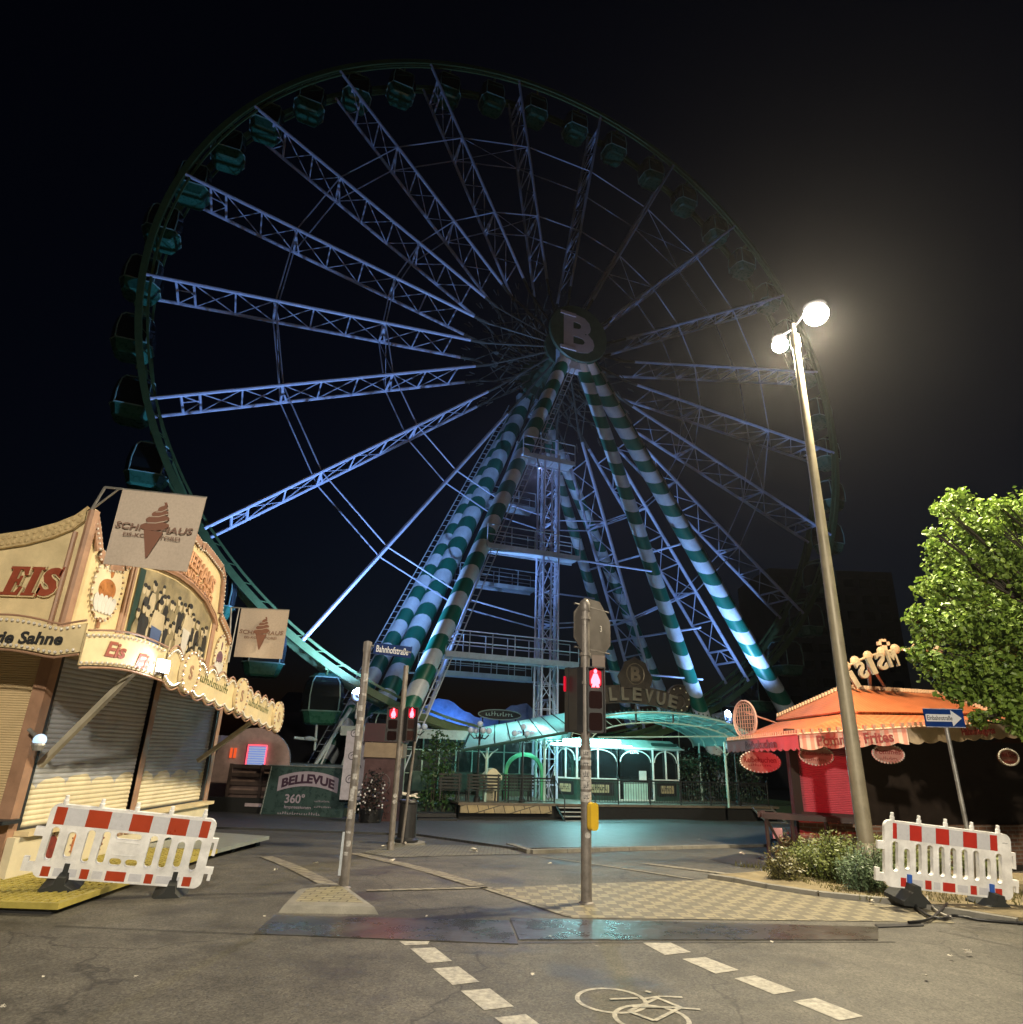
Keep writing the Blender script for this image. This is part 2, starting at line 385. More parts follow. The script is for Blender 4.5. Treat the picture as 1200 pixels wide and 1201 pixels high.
# painted bicycle
def bike():
    mb = MB()
    zz = [.003]
    def stroke(a, b, wd=.05):
        zz[0] += .0004
        a, b = [V((*p, 0)) for p in (a, b)]; d = (b-a).normalized(); n = V((-d.y, d.x, 0))*wd/2
        mb.add([(*(a-n).xy, zz[0]), (*(b-n).xy, zz[0]), (*(b+n).xy, zz[0]), (*(a+n).xy, zz[0])], [(0, 1, 2, 3)])
    def P(x, y): return G(640+x/2.857, 1040+y/2.857).xy
    for c in ((220, 381), (355, 443)):
        zz[0] += .0004; c = P(*c); r = .27; n = 30
        vs = [(c[0]+k*cos(2*pi*i/n), c[1]+k*sin(2*pi*i/n), zz[0]) for k in (r-.034, r) for i in range(n)]
        mb.add(vs, [(i, (i+1) % n, n+(i+1) % n, n+i)[::-1] for i in range(n)])
    for a, b in (((320, 378), (378, 370)), ((378, 369), (458, 372)), ((372, 373), (455, 407)), ((455, 409), (518, 413)), ((375, 374), (278, 420)), ((278, 420), (365, 452)), ((365, 452), (452, 408)), ((290, 404), (452, 408)), ((215, 380), (310, 376)), ((335, 352), (352, 358))):
        stroke(P(*a), P(*b), .032)
    return struct(mb.build('bicycle_marking', white_line))
bike()
# planting bed
soil = mat('sandy_soil', (.2, .16, .09), rough=.95, var=.45, scale=3, bump=.8, bscale=30)
sheet('planting_bed', px([(840, 1029), (900, 1024), (905, 1010)])+[(7.5, 13.6), (14, 13), (14, 9.4)]+px([(1195, 1080), (1050, 1058), (960, 1051), (900, 1042)]), soil, .04, 1, .06)
kerb('bed_kerb', px([(832, 1030), (862, 1034.5), (900, 1042), (960, 1051), (1050, 1060), (1195, 1084)]), .12, .06)

# ------------------------------------------------------------------ ferris wheel (local: x along wheel, y away, z up, base at z=0)
YAW = .3821; CX, CY, HZ = 2.403, 39.155, 28.1; WR = 25.; WW = 2.15; PH = .37188
def helix(name, c1, c2, pitch=.80, slant=.8):
    m = bpy.data.materials.new(name); m.use_nodes = True; N, L, b = nodes(m)
    tc = N.new('ShaderNodeTexCoord'); s = N.new('ShaderNodeSeparateXYZ'); L.new(tc.outputs['Object'], s.inputs[0])
    k = math_node(N, L, 'ADD', s.outputs[2], math_node(N, L, 'MULTIPLY', s.outputs[0], slant))
    f = math_node(N, L, 'GREATER_THAN', math_node(N, L, 'FRACT', math_node(N, L, 'DIVIDE', k, pitch*2)), .5)
    c = mixc(N, L, f, c1, c2); nz = ramp(N, L, noise(N, L, tc.outputs['Object'], 2., 5), .3, .7, .82, 1.1)
    sc_ = N.new('ShaderNodeVectorMath'); sc_.operation = 'SCALE'; L.new(c, sc_.inputs[0]); L.new(nz, sc_.inputs['Scale'])
    L.new(sc_.outputs[0], b.inputs['Base Color']); b.inputs['Roughness'].default_value = .38
    return m
stripe = helix('green_white_stripe', (.66, .72, .78), (.01, .15, .10))
spoke_m = mat('blue_grey_steel_paint', (.52, .55, .72), rough=.4, var=.12)
frame_m = mat('pale_steel_paint', (.5, .56, .64), rough=.4, var=.15)
rim_m = mat('green_rim_paint', (.10, .17, .07), rough=.4, var=.2)
hub_m = mat('dark_green_hub', (.05, .09, .06), rough=.5, var=.3)
gond_m = mat('gondola_green_paint', (.03, .14, .09), rough=.3, var=.15)
gframe = mat('gondola_frame', (.22, .36, .32), rough=.3, var=.1)
glass = mat('dark_glass', (.015, .02, .022), rough=.06, var=0, spec=.8)
letter_m = mat('pale_letter', (.46, .43, .47), rough=.5, var=.1)
wheel = local(thing('ferris_wheel', (CX, CY, -1), 'giant ferris wheel with blue lit spokes, green gondolas and green and white striped legs', 'ferris wheel', rz=YAW))
# spoke prototype along +x
def spoke_mb():
    mb = MB(); h = WW/2
    for s in (-1, 1):
        mb.tube((6.3, s*h, 0), (WR-.1, s*h, 0), .105, n=8)
    rs = [23.4, 22.5] + [22.5-2.14*i for i in range(1, 8)]
    for i, r in enumerate(rs):
        mb.tube((r, -h, 0), (r, h, 0), .075 if i < 2 or i in (3, 6) else .05, n=6)
    mb.tube((23.4, -h, 0), (22.5, 0, 0), .035, n=4); mb.tube((23.4, h, 0), (22.5, 0, 0), .035, n=4); mb.tube((23.4, -h*.2, 0), (22.5, -h*.2, 0), .035, n=4)
    for a, b in zip(rs[1:], rs[2:]):
        mb.tube((a, -h, 0), (b, h, 0), .032, n=4); mb.tube((a, h, 0), (b, -h, 0), .032, n=4)
    for r in (18.22, 11.8):
        mb.tube((r+.12, -h, 0), (r-.35, h, 0), .06, n=5)
    return mb
sp0 = spoke_mb().build('spoke', spoke_m, wheel, smooth=True)
rnd = random.Random(3)
def inner_mb():
    mb = MB(); h = WW/2
    for s in (-1, 1):
        mb.tube((6.3, s*h, 0), (5.3, s*h, 0), .1, n=6); mb.tube((5.3, s*h, 0), (1.2, s*2.1, 0), .07, n=5); mb.tube((3.9, s*1.35, 0), (1.3, s*.9, 0), .05, n=5)
    mb.tube((5.3, -h, 0), (3.6, 1.3, .0), .035, n=4); mb.tube((5.3, h, 0), (3.6, -1.3, 0), .035, n=4); mb.tube((3.6, -1.4, 0), (3.6, 1.4, 0), .045, n=4)
    for k in range(12):
        r = rnd.uniform(1.8, 6.2); y = rnd.uniform(-1.6, 1.6); mb.tube((r, y, .12), (r+rnd.uniform(.2, .5), y+rnd.uniform(-.3, .3), rnd.uniform(-.3, .3)), .035, n=4)
    return mb
in0 = inner_mb().build('spoke_root', mat('dark_bronze_paint', (.09, .09, .08), rough=.5, var=.3), sp0)
for k in range(21):
    t = pi+PH-k*2*pi/21
    o = sp0 if k == 0 else copy_tree(sp0, wheel)
    o.location = (0, 0, HZ); o.rotation_euler = (0, -t, 0)
def ring(rad, y, wr, wy, n=168):
    mb = MB(); vs = []
    for i in range(n):
        a = 2*pi*i/n
        for dr, dy in ((-wr, -wy), (wr, -wy), (wr, wy), (-wr, wy)):
            r = rad+dr; vs.append((r*cos(a), y+dy, HZ+r*sin(a)))
    mb.add(vs, [(i*4+j, i*4+(j+1) % 4, ((i+1) % n)*4+(j+1) % 4, ((i+1) % n)*4+j) for i in range(n) for j in range(4)])
    return mb
for s in (-1, 1):
    mb = ring(WR, s*WW/2, .17, .13)
    r2 = ring(WR-.42, s*WW/2, .06, .05); mb.add(r2.v, r2.f)
    for i in range(126):
        a = 2*pi*(i+.5)/126+PH; b_ = 2*pi*(i+1)/126+PH
        mb.tube((WR*cos(a), s*WW/2, HZ+WR*sin(a)), ((WR-.42)*cos(b_), s*WW/2, HZ+(WR-.42)*sin(b_)), .03, n=4)
    mb.build('rim', rim_m, wheel, smooth=False)
def ties(r, tw):
    mb = MB()
    for k in range(21):
        a = pi+PH-k*2*pi/21; b_ = pi+PH-(k+1)*2*pi/21
        P = lambda t, y, rr: V((rr*cos(t), y, HZ+rr*sin(t)))
        for y in (-WW/2, WW/2): mb.tube(P(a, y, r), P(b_, y, r), .042, n=5)
        if k in (0, 5, 8, 12, 15): mb.tube(P(a, -WW/2, r), P(b_, WW/2, r), .025, n=4); mb.tube(P(a, WW/2, r), P(b_, -WW/2, r), .025, n=4)
    return mb
ties(18.22, 0).build('tie_ring', spoke_m, wheel); ties(11.8, 0).build('tie_ring', spoke_m, wheel)
# gondola prototype, hanging from pivot at its origin; bottom 2.75 below
def gondola():
    root = bpy.data.objects.new('gondola', None); col.objects.link(root); root.parent = wheel; local(root)
    wx, wy = .92, .8
    def sec(k, z): return [(x*k[0], y*k[1], z) for x, y in ((-1, -.55), (-.72, -1), (.72, -1), (1, -.55), (1, .55), (.72, 1), (-.72, 1), (-1, .55))]
    def shell(levels, cap0, cap1):
        mb = MB(); vs = []
        for k, z in levels: vs += sec(k, z)
        fs = [(j*8+i, j*8+(i+1) % 8, (j+1)*8+(i+1) % 8, (j+1)*8+i) for j in range(len(levels)-1) for i in range(8)]
        if cap0: fs.append(tuple(range(8))[::-1])
        if cap1: fs.append(tuple(range((len(levels)-1)*8, len(levels)*8)))
        mb.add(vs, fs); return mb
    tub = shell([((.66, .58), -2.75), ((.78, .7), -2.66), ((.92, .81), -2.2), ((.95, .84), -2.1)], True, False)
    t = tub.build('tub', gond_m, root)
    shell([((.96, .85), -2.1), ((.99, .87), -1.4), ((.9, .8), -.72), ((.72, .64), -.45)], False, False).build('window', glass, root)
    shell([((.75, .67), -.46), ((.5, .45), -.26), ((.2, .2), -.18)], False, True).build('roof', gond_m, root)
    mb = MB()
    lv = [((.98, .87), -2.1), ((1.01, .89), -1.4), ((.92, .82), -.72), ((.74, .66), -.45)]
    for i in (1, 2, 5, 6):
        for (k, z), (k2, z2) in zip(lv, lv[1:]): mb.tube(sec(k, z)[i], sec(k2, z2)[i], .035, n=5)
    for k, z in (lv[0], lv[3]):
        s = sec(k, z)
        for i in range(8): mb.tube(s[i], s[(i+1) % 8], .035, n=5)
    mb.build('window_frame', gframe, root)
    mb = MB(); mb.tube((0, -1.0, 0), (0, 1.0, 0), .07, n=8); mb.tube((0, -.9, 0), (0, -.5, -.35), .05); mb.tube((0, .9, 0), (0, .5, -.35), .05)
    for s in (-1, 1): mb.box((0, s*1.0, 0), (.35, .12, .3))
    mb.build('hanger', rim_m, root)
    return root
g0 = gondola()
for j in range(42):
    t = pi+PH-(j+.5)*2*pi/42
    o = g0 if j == 0 else copy_tree(g0, wheel)
    o.location = (25.05*cos(t), 0, HZ+25.05*sin(t)); o.rotation_euler = (0, rnd.uniform(-.04, .04), 0)
# hub
hb = MB(); My = MX.Rotation(pi/2, 3, 'X')
hb.lathe((0, 0, HZ), [(0, 3.6), (.55, 3.6), (.6, 2.3), (1.5, 2.25), (1.5, 1.9), (.8, 1.85), (.8, -1.85), (1.5, -1.9), (1.5, -2.25), (.6, -2.3), (.55, -3.6), (0, -3.6)], 24, My)
hb.build('hub', hub_m, wheel, smooth=True)
hd = MB(); hd.lathe((0, -4.0, HZ), [(0, .12), (2.05, .12), (2.1, 0), (2.05, -.12), (0, -.12)], 32, My)
disc = hd.build('hub_disc', hub_m, wheel, smooth=True)
lb = MB(); M = frame((0, -4.14, HZ-.05), (1, 0, 0), (0, 0, 1))
put_text(lb, 'B', M, w=2.2, h=2.8, off=.035, ext=-.06)
for zz in (-1.29, 1.29): lb.box((-.8, -4.18, HZ-.05+zz), (1.1, .08, .22))
lb.build('letter', letter_m, disc)
# support legs
def leg(ap, th, r, name='support_leg', m=stripe, n=16, r0=None):
    ap = V(ap); th = V(th); d = th-ap; ft = ap + d*((ap.z-.2)/(-d.z)); Ld = (ap-ft).length
    mb = MB(); mb.tube((0, 0, 0), (0, 0, Ld), r, (r0 or r*.92), n=n)
    mb.lathe((0, 0, 0), [(r*1.5, -.1), (r*1.5, .12), (r, .14)], 16)
    o = mb.build(name, m, wheel, smooth=True); o.location = ft; o.rotation_euler = (ap-ft).to_track_quat('Z', 'Y').to_euler(); return o, ft, ap
AF = (0, -3.3, HZ); AB = (0, 3.3, HZ)
legs = [leg(AF, (-8.9, -4.3, 5.), .48), leg(AB, (-8.5, 3.6, 5.6), .62), leg(AB, (-9.9, 4.6, 5.3), .50),
        leg(AF, (8.1, -4, 4.2), .44), leg(AF, (14.2, -4, 5.4), .54), leg((1.0, -3.0, HZ-.5), (15.3, -3.0, 5.4), .46), leg(AB, (5.6, 4.4, 13.3), .38), leg(AB, (10.2, 4, 8.), .42)]
# ladders and cable runs along the left legs
lad = MB()
for (o, ft, ap), side in ((legs[2], -1), (legs[0], 1)):
    d = (ap-ft); off = V((side*.75, -.2, 0))
    for s in (-.18, .18): lad.tube(ft+off+V((s, 0, 0)), ft+d*.93+off+V((s, 0, 0)), .035, n=5)
    nr = 70
    for i in range(nr): p = ft+off+d*(.93*i/nr); lad.tube(p-V((.18, 0, 0)), p+V((.18, 0, 0)), .02, n=4)
lad.build('leg_ladder', frame_m, wheel)
# apex housings
ax = MB()
for y in (-3.3, 3.3): ax.box((0, y, HZ-.3), (1.5, .7, 1.5)); ax.box((0, y, HZ-1.6), (2.2, .6, 1.5)); ax.cut()
ax.build_each('bearing_housing', frame_m, wheel)
# lattice tower + catwalks
def lattice(mb, p, q, wd, n, r=.05, rd=.025):
    p = V(p); q = V(q); c = [(-wd/2, -wd/2), (wd/2, -wd/2), (wd/2, wd/2), (-wd/2, wd/2)]
    for a in c: mb.tube(p+V((*a, 0)), q+V((*a, 0)), r, n=6)
    for i in range(n):
        u = p+(q-p)*(i/n); v = p+(q-p)*((i+1)/n)
        for j in range(4):
            a = V((*c[j], 0)); b = V((*c[(j+1) % 4], 0)); mb.tube(v+a, v+b, rd, n=4)
            mb.tube(u+a, v+b, rd, n=4) if (i+j) % 2 else mb.tube(u+b, v+a, rd, n=4)
tw = MB(); lattice(tw, (-1.95, -4, .1), (-1.95, -4, 19.), .9, 16, .058, .022)
tw.build('lattice_tower', spoke_m, wheel)
def catwalk(x0, x1, y, z, wd=1.0):
    mb = MB(); mb.bb((x0, y-wd/2, z-.12), (x1, y+wd/2, z)); mb.bb((x0, y-wd/2-.04, z-.22), (x1, y-wd/2, z+.06)); mb.bb((x0, y+wd/2, z-.22), (x1, y+wd/2+.04, z+.06))
    for s in (-1, 1):
        yy = y+s*wd/2
        for h in (.55, 1.1): mb.tube((x0, yy, z+h), (x1, yy, z+h), .03, n=5)
        n = max(2, round((x1-x0)/1.25))
        for i in range(n+1): xx = x0+(x1-x0)*i/n; mb.tube((xx, yy, z), (xx, yy, z+1.1), .03, n=5)
    mb.build('catwalk', frame_m, wheel)
for a in ((-7.6, -.3, -4, 7.2), (-6.6, .6, 4, 7.2), (-5.7, -.2, -4, 13.0), (-4.6, .8, 4, 13.), (-3.8, -.5, -4, 18.7), (-3.2, .6, 4, 18.7)): catwalk(*a)
bt = MB()
for y in (-4, 4): bt.tube((-5.2, y, 13), (5.5, y, 13.), .06); bt.tube((-7.5, y, 7.), (8, y, 7.), .06)
bt.tube((8.1, -4, 10), (6.2, 4, 10), .07); bt.tube((7, -4, 15), (5, 4, 15), .07)
bt.build('cross_tie', spoke_m, wheel)
base = MB()
for y in (-4.5, 4.5): base.bb((-13, y-.5, 0), (18, y+.5, .45))
for x in (-12, -5, 3, 10, 17): base.bb((x-.4, -6.5, .02), (x+.4, 6.5, .4))
base.bb((-5, -3, .46), (6, 3, 1.7)); base.build('base_frame', hub_m, wheel)

lamp_b = True
Mw = MX.Translation((CX, CY, -1)) @ MX.Rotation(YAW, 4, 'Z')
def WL(x, y, z): return Mw @ V((x, y, z))
# floodlights aimed at the wheel, plus added fill for the letter and the square
lamp('letter_fill', 'SPOT', WL(-1., -7.0, 20.2), 260, (.85, .75, 1.), .1, WL(0, -4.1, 28.2), 40, .6)  # added fill that lifts the hub letter; no lamp stands there
fl_glow = mat('floodlight_lens', (.1, .1, .1), var=0, emis=(.3, .5, 1.), es=2.2)
flb = mat('floodlight_housing', (.4, .42, .45), rough=.35, metal=.4, var=.2)
def flood(pos, tgt, label, power, colr, r=.32, ang=100, face=None):
    pos = V(pos); d = (V(tgt)-pos).normalized(); fd = face or d
    fd = V(fd).normalized()
    o = thing('floodlight', pos, label, 'floodlight', 'round floodlights at the foot of the wheel')
    M = fd.to_track_quat('Z', 'Y').to_matrix()
    b = MB(); b.lathe(pos, [(0, -.9), (r*.8, -.85), (r, -.2), (r*1.1, 0), (r*1.1, .08), (r*.98, .08), (r*.98, .0), (0, 0)], 20, M); b.build('housing', flb, o, smooth=True)
    b = MB(); b.lathe(pos, [(r*.45, .02), (r*.8, .05), (r*.8, .02), (r*.45, .01)], 20, M); b.build('lens', fl_glow, o)
    b = MB(); b.tube(pos-V((0, 0, .1)), pos-V((0, 0, min(1.2, r*3.5))), .2*r); b.build('bracket', flb, o)
    lamp('floodlight_lamp', 'SPOT', pos+fd*.15+V((0, 0, .1)), power, colr, .2, tgt, ang, .6)
    return o
BL = (.27, .50, 1.)
flood(WL(-11.3, -3.0, 5.0), WL(-11, .8, 26), 'round blue floodlight beside the lowest left striped leg', 13000, BL, .3, 150, face=(.1, -1, .25))
flood(WL(8.2, -5.6, 4.85), WL(8.5, 0, 26), 'round blue floodlight at the foot of the right striped leg', 9000, BL, .36, 130, face=(.75, -.9, .1))
flood(WL(-3.3, -5.6, 17.4), WL(-5, -16, 0), 'small added floodlight high on the top catwalk shining down on the square', 3000, (.45, .52, 1.), .06, 95)  # added lamp with housing, only to spill blue onto the square

# ------------------------------------------------------------------ ice cream stall on the left
SX, SY = -5.95, 8.85      # near corner; front faces -Y, long side faces +X
stall = thing('ice_cream_stall', (SX-2.5, 11.6, 0), 'cream fairground ice cream stall with EIS board, scalloped canopy and closed blue shutters', 'market stall')
b = MB(); b.bb((SX-5, SY+.12, -.1), (SX-.12, 14.3, 3.0)); b.build('wall', cream2, stall)
b = MB()
for (x, y, w_) in ((SX, SY, .15), (SX, 11.6, .08), (SX, 14.35, .13), (SX-1.9, SY, .12)): b.bb((x-w_, y-.08, 0), (x+.02, y+.08, 3.0)).cut()
b.build_each('post', rosewood, stall)
b = MB(); b.bb((SX-1.9, SY+.02, .74), (SX-.2, SY+.1, 2.75))
sl = mat('ribbed_blind', (.55, .42, .24), rough=.6, var=.1); b.build('blind', sl, stall)
b = MB()
for i in range(66): z = .78+i*.03; b.tube((SX-1.88, SY+.02, z), (SX-.17, SY+.02, z), .011, n=5, cap=False)
b.build('blind_rib', sl, stall)
# shutters: slate-blue above, cream with snow drips below
def shutter_mat():
    m = bpy.data.materials.new('painted_shutter'); m.use_nodes = True; N, L, bs = nodes(m)
    tc = N.new('ShaderNodeTexCoord'); s = N.new('ShaderNodeSeparateXYZ'); L.new(tc.outputs['Object'], s.inputs[0])
    a = math_node(N, L, 'ABSOLUTE', math_node(N, L, 'SINE', math_node(N, L, 'MULTIPLY', s.outputs[1], 5.2)))
    a = math_node(N, L, 'MULTIPLY', math_node(N, L, 'POWER', a, .5), .13)
    a = math_node(N, L, 'ADD', a, ramp(N, L, noise(N, L, tc.outputs['Object'], 1.2, 2), .3, .7, 1.02, 1.14))
    f = math_node(N, L, 'GREATER_THAN', s.outputs[2], a)
    c = mixc(N, L, f, (.68, .6, .42), (.38, .39, .42))
    nz = ramp(N, L, noise(N, L, tc.outputs['Object'], 2., 6, .7), .3, .7, .8, 1.12)
    v = N.new('ShaderNodeVectorMath'); v.operation = 'SCALE'; L.new(c, v.inputs[0]); L.new(nz, v.inputs['Scale']); L.new(v.outputs[0], bs.inputs['Base Color'])
    bs.inputs['Roughness'].default_value = .42; return m
shm = shutter_mat()
for (y0, y1) in ((9.0, 11.52), (11.68, 14.2)):
    b = MB(); n = 34; z0, z1 = .62, 2.72; dz = (z1-z0)/n; prof = []
    for i in range(n):
        for k in range(5): a = k/5; prof.append((SX-.06+.014*sin(pi*a), z0+(i+a)*dz))
    prof.append((SX-.06, z1)); vs = []
    for y in (y0, y1): vs += [(x, y, z) for x, z in prof]
    k = len(prof); b.add(vs, [(i, i+1, k+i+1, k+i)[::-1] for i in range(k-1)]); o = b.build('roller_shutter', shm, stall, smooth=True)
    b = MB(); b.bb((SX-.09, y0-.04, z0-.06), (SX+.005, y1+.04, z0)); b.bb((SX-.09, y0-.05, z0), (SX+.01, y0, z1)); b.bb((SX-.09, y1, z0), (SX+.01, y1+.05, z1)); b.build('shutter_rail', black_m, o)
# counters
b = MB(); b.bb((SX-.02, 8.8, .1), (SX+.12, 14.3, .54)).cut(); b.bb((SX-2.2, SY-.1, .1), (SX-.2, SY+.0, .68)); b.build_each('counter_front', cream2, stall)
b = MB(); b.bb((SX-.1, 8.9, .545), (SX+.2, 14.35, .6)); b.build('counter_ledge', cream, stall)
b = MB(); b.bb((SX-2.4, SY-.32, .7), (SX+.1, SY+.02, .745)); b.build('counter_top', black_m, stall)
b = MB()
for x0, x1 in ((SX-.72, SX-.3), (SX-1.3, SX-.85)):
    for z in (.2, .6): b.bb((x0, SY-.125, z-.015), (x1, SY-.102, z+.015))
    for x in (x0, x1): b.bb((x-.015, SY-.125, .2), (x+.015, SY-.102, .6))
    b.cut()
b.build_each('panel_frame', rosewood, stall)
art = mat('orange_art', (.5, .17, .05), rough=.5, var=.5, scale=12); art2 = mat('dark_cherry_art', (.2, .03, .02), rough=.4, var=.5, scale=14)
b = MB().use(art); Mf = frame((SX-1.02, SY-.126, .5), (1, 0, 0), (0, 0, 1)); b.prism(ellipse(.09, .09, 20), Mf, -.01); b.cut()
for y, r_, m_ in ((9.5, .15, art2), (10.1, .13, art), (10.62, .1, art2)):
    b.use(m_); Mf = frame((SX+.122, y, .33), (0, 1, 0), (0, 0, 1)); b.prism(ellipse(r_, .17, 20), Mf, .006)
    b.use(rosewood); 
    for i in range(14): a = 2*pi*i/14; b.sphere((SX+.125, y+(r_+.02)*cos(a), .33+.19*sin(a)), .013, 6)
    b.cut()
b.build_each('panel_picture', None, stall)
b = MB(); M = frame((SX+.122, 11.45, .4), (0, 1, 0), (0, 0, 1)); put_text(b, 'CREMIO', M, w=.85, off=.03, ext=.012); b.build('counter_lettering', rosewood, stall)
# upper parapets
def PYZ(x, y): p = onX(x, y, SX); return (p.y, p.z)
side = [(8.85, 2.9), (8.85, 4.72), (8.98, 4.55), (9.15, 4.28), (9.4, 4.18), (9.75, 4.25), (10.1, 4.5), (10.5, 4.95), (11.0, 5.3), (11.6, 5.42), (12.05, 5.3)] + [PYZ(*p) for p in ((240, 637), (249, 648), (260, 663), (263, 676), (261.5, 694), (258.6, 719), (267, 738), (270, 752))] + [(14.35, 2.9)]
b = MB(); b.prism(side, frame((SX, 0, 0), (0, 1, 0), (0, 0, 1)), -.1); o = b.build('side_board', cream, stall)
beads = mat('bulb_bead', (.6, .56, .5), rough=.15, var=0); band = mat('ribbed_band', (.5, .38, .2), rough=.45, var=.25, scale=20)
def beadline(b, pts, step, r):
    for p, q_ in zip(pts, pts[1:]):
        p, q_ = V(p), V(q_); n = max(1, round((q_-p).length/step))
        for i in range(n): b.sphere(p+(q_-p)*(i/n), r, 6)
top = [(SX+.03, y, z) for y, z in side[1:-1]]
b = MB(); 
for i, (y, z) in enumerate(side[1:-2]):
    y2, z2 = side[1:][i+1]; dd = V((0, y2-y, z2-z)); nn = V((0, dd.z, -dd.y)).normalized()*.14
    b.add([(SX+.012, y, z), (SX+.012, y2, z2), (SX+.012, y2+nn.y, z2+nn.z), (SX+.012, y+nn.y, z+nn.z), (SX+.05, y, z), (SX+.05, y2, z2), (SX+.05, y2+nn.y, z2+nn.z), (SX+.05, y+nn.y, z+nn.z)], [(4, 5, 6, 7), (0, 1, 5, 4), (3, 7, 6, 2)])
b.build('board_trim', rosewood, o)
b = MB(); beadline(b, top, .075, .024); beadline(b, [(p[0]+.03, p[1], p[2]-.16) for p in top], .08, .018); b.build('bulb_row', beads, o)
fo = [(-9.3, 2.95), (-9.3, 4.5), (-8.2, 4.33), (-7.6, 4.27), (-7.1, 4.3), (-6.7, 4.38), (-6.35, 4.5), (-6.12, 4.62), (-5.98, 4.76), (-5.92, 4.76), (-5.92, 2.95)]
b = MB(); b.prism(fo, frame((0, SY, 0), (1, 0, 0), (0, 0, 1)), .08); o2 = b.build('front_board', cream, stall)
tf = [V((x, SY-.1, z)) for x, z in fo[1:9]]
b = MB()
for p, q_ in zip(tf, tf[1:]):
    b.add([p, q_, q_-V((0, 0, .2)), p-V((0, 0, .2)), p+V((0, -.06, .01)), q_+V((0, -.06, .01)), q_+V((0, -.05, -.2)), p+V((0, -.05, -.2))], [(4, 7, 6, 5), (0, 4, 5, 1), (3, 2, 6, 7)])
    n = max(1, round((q_-p).length/.085))
    for i in range(n):
        c = p+(q_-p)*(i/n)
        for k in (-.05, -.14): b.sphere(c+V((0, -.06, k)), .034, 6, (1, .6, 1))
b.build('board_trim', band, o2)
b = MB(); b.tube((SX+.03, SY-.08, 2.9), (SX+.03, SY-.08, 4.72), .075, n=10).cut().tube((SX-.14, SY-.1, 2.95), (SX-.14, SY-.1, 4.4), .035, n=8).cut().tube((SX+.02, 11.6-1.5, 3.0), (SX+.02, 10.1, 4.4), .04).cut().tube((SX+.02, 13.25, 3.0), (SX+.02, 13.25, 4.0), .05).cut().tube((SX+.02, 10.02, 3.0), (SX+.02, 10.02, 4.4), .03)
b.build_each('board_column', rosewood, o2)
# EIS letters with serifs
def serif_text(b, s, M, h, gap, m1, m2, shear=.18):
    """slab letters from bars; E I S"""
    def place(poly, x0):
        return [(x0+x*h+shear*y*h, y*h) for x, y in poly]
    x = 0
    for ch in s:
        if ch == 'E':
            polys = [[(0, 0), (.62, 0), (.66, .3), (.56, .3), (.48, .1), (.34, .1), (.34, .46), (.42, .46), (.44, .34), (.52, .34), (.52, .68), (.44, .68), (.42, .56), (.34, .56), (.34, .9), (.46, .9), (.56, .7), (.66, .7), (.62, 1), (0, 1), (0, .9), (.1, .9), (.1, .1), (0, .1)]]; wd = .66
        elif ch == 'I': polys = [[(0, 0), (.42, 0), (.42, .1), (.33, .1), (.33, .9), (.42, .9), (.42, 1), (0, 1), (0, .9), (.09, .9), (.09, .1), (0, .1)]]; wd = .42
        else: polys = None; wd = .62
        for m_, gx, e in ((m1, .03, .0), (m2, 0, .012)):
            b.use(m_)
            if polys:
                for pl in polys:
                    if m_ is m1:
                        cx = wd/2; pl = [(cx+(a-cx)*1.13, .5+(c-.5)*1.09) for a, c in pl]
                    b.prism(place(pl, x*h), M @ MX.Translation((0, 0, e)), .03)
            else:
                vs, fs, tw, th = text('S', .075 if m_ is m1 else .045, 0., 1.)
                k = (1.09 if m_ is m1 else 1.0)
                out = [V((x*h+wd*h/2+v.x/tw*wd*h*k+shear*(v.y/th+.5)*h, h*.5+v.y/th*h*k, e+(v.z*.5+.5)*.03)) for v in vs]
                b.mesh(out, fs, M)
                sb = [(.52, .72), (.6, .72), (.6, 1.03), (.54, 1.0)]; b.prism(place(sb, x*h), M @ MX.Translation((0, 0, e)), .03)
                sb = [(.02, -.03), (.08, 0), (.1, .28), (.02, .28)]; b.prism(place(sb, x*h), M @ MX.Translation((0, 0, e)), .03)
        x += wd+gap
b = MB(); p = atY(1, 698, SY-.1); q_ = atY(60, 703, SY-.1); h = (atY(15, 663, SY-.1).z - p.z)
M = frame((p.x, SY-.1, p.z), (1, 0, 0), (0, 0, 1)); serif_text(b, 'EIS', M, h*.95, .06, cream, red_paint)
b.build('lettering', None, o2)
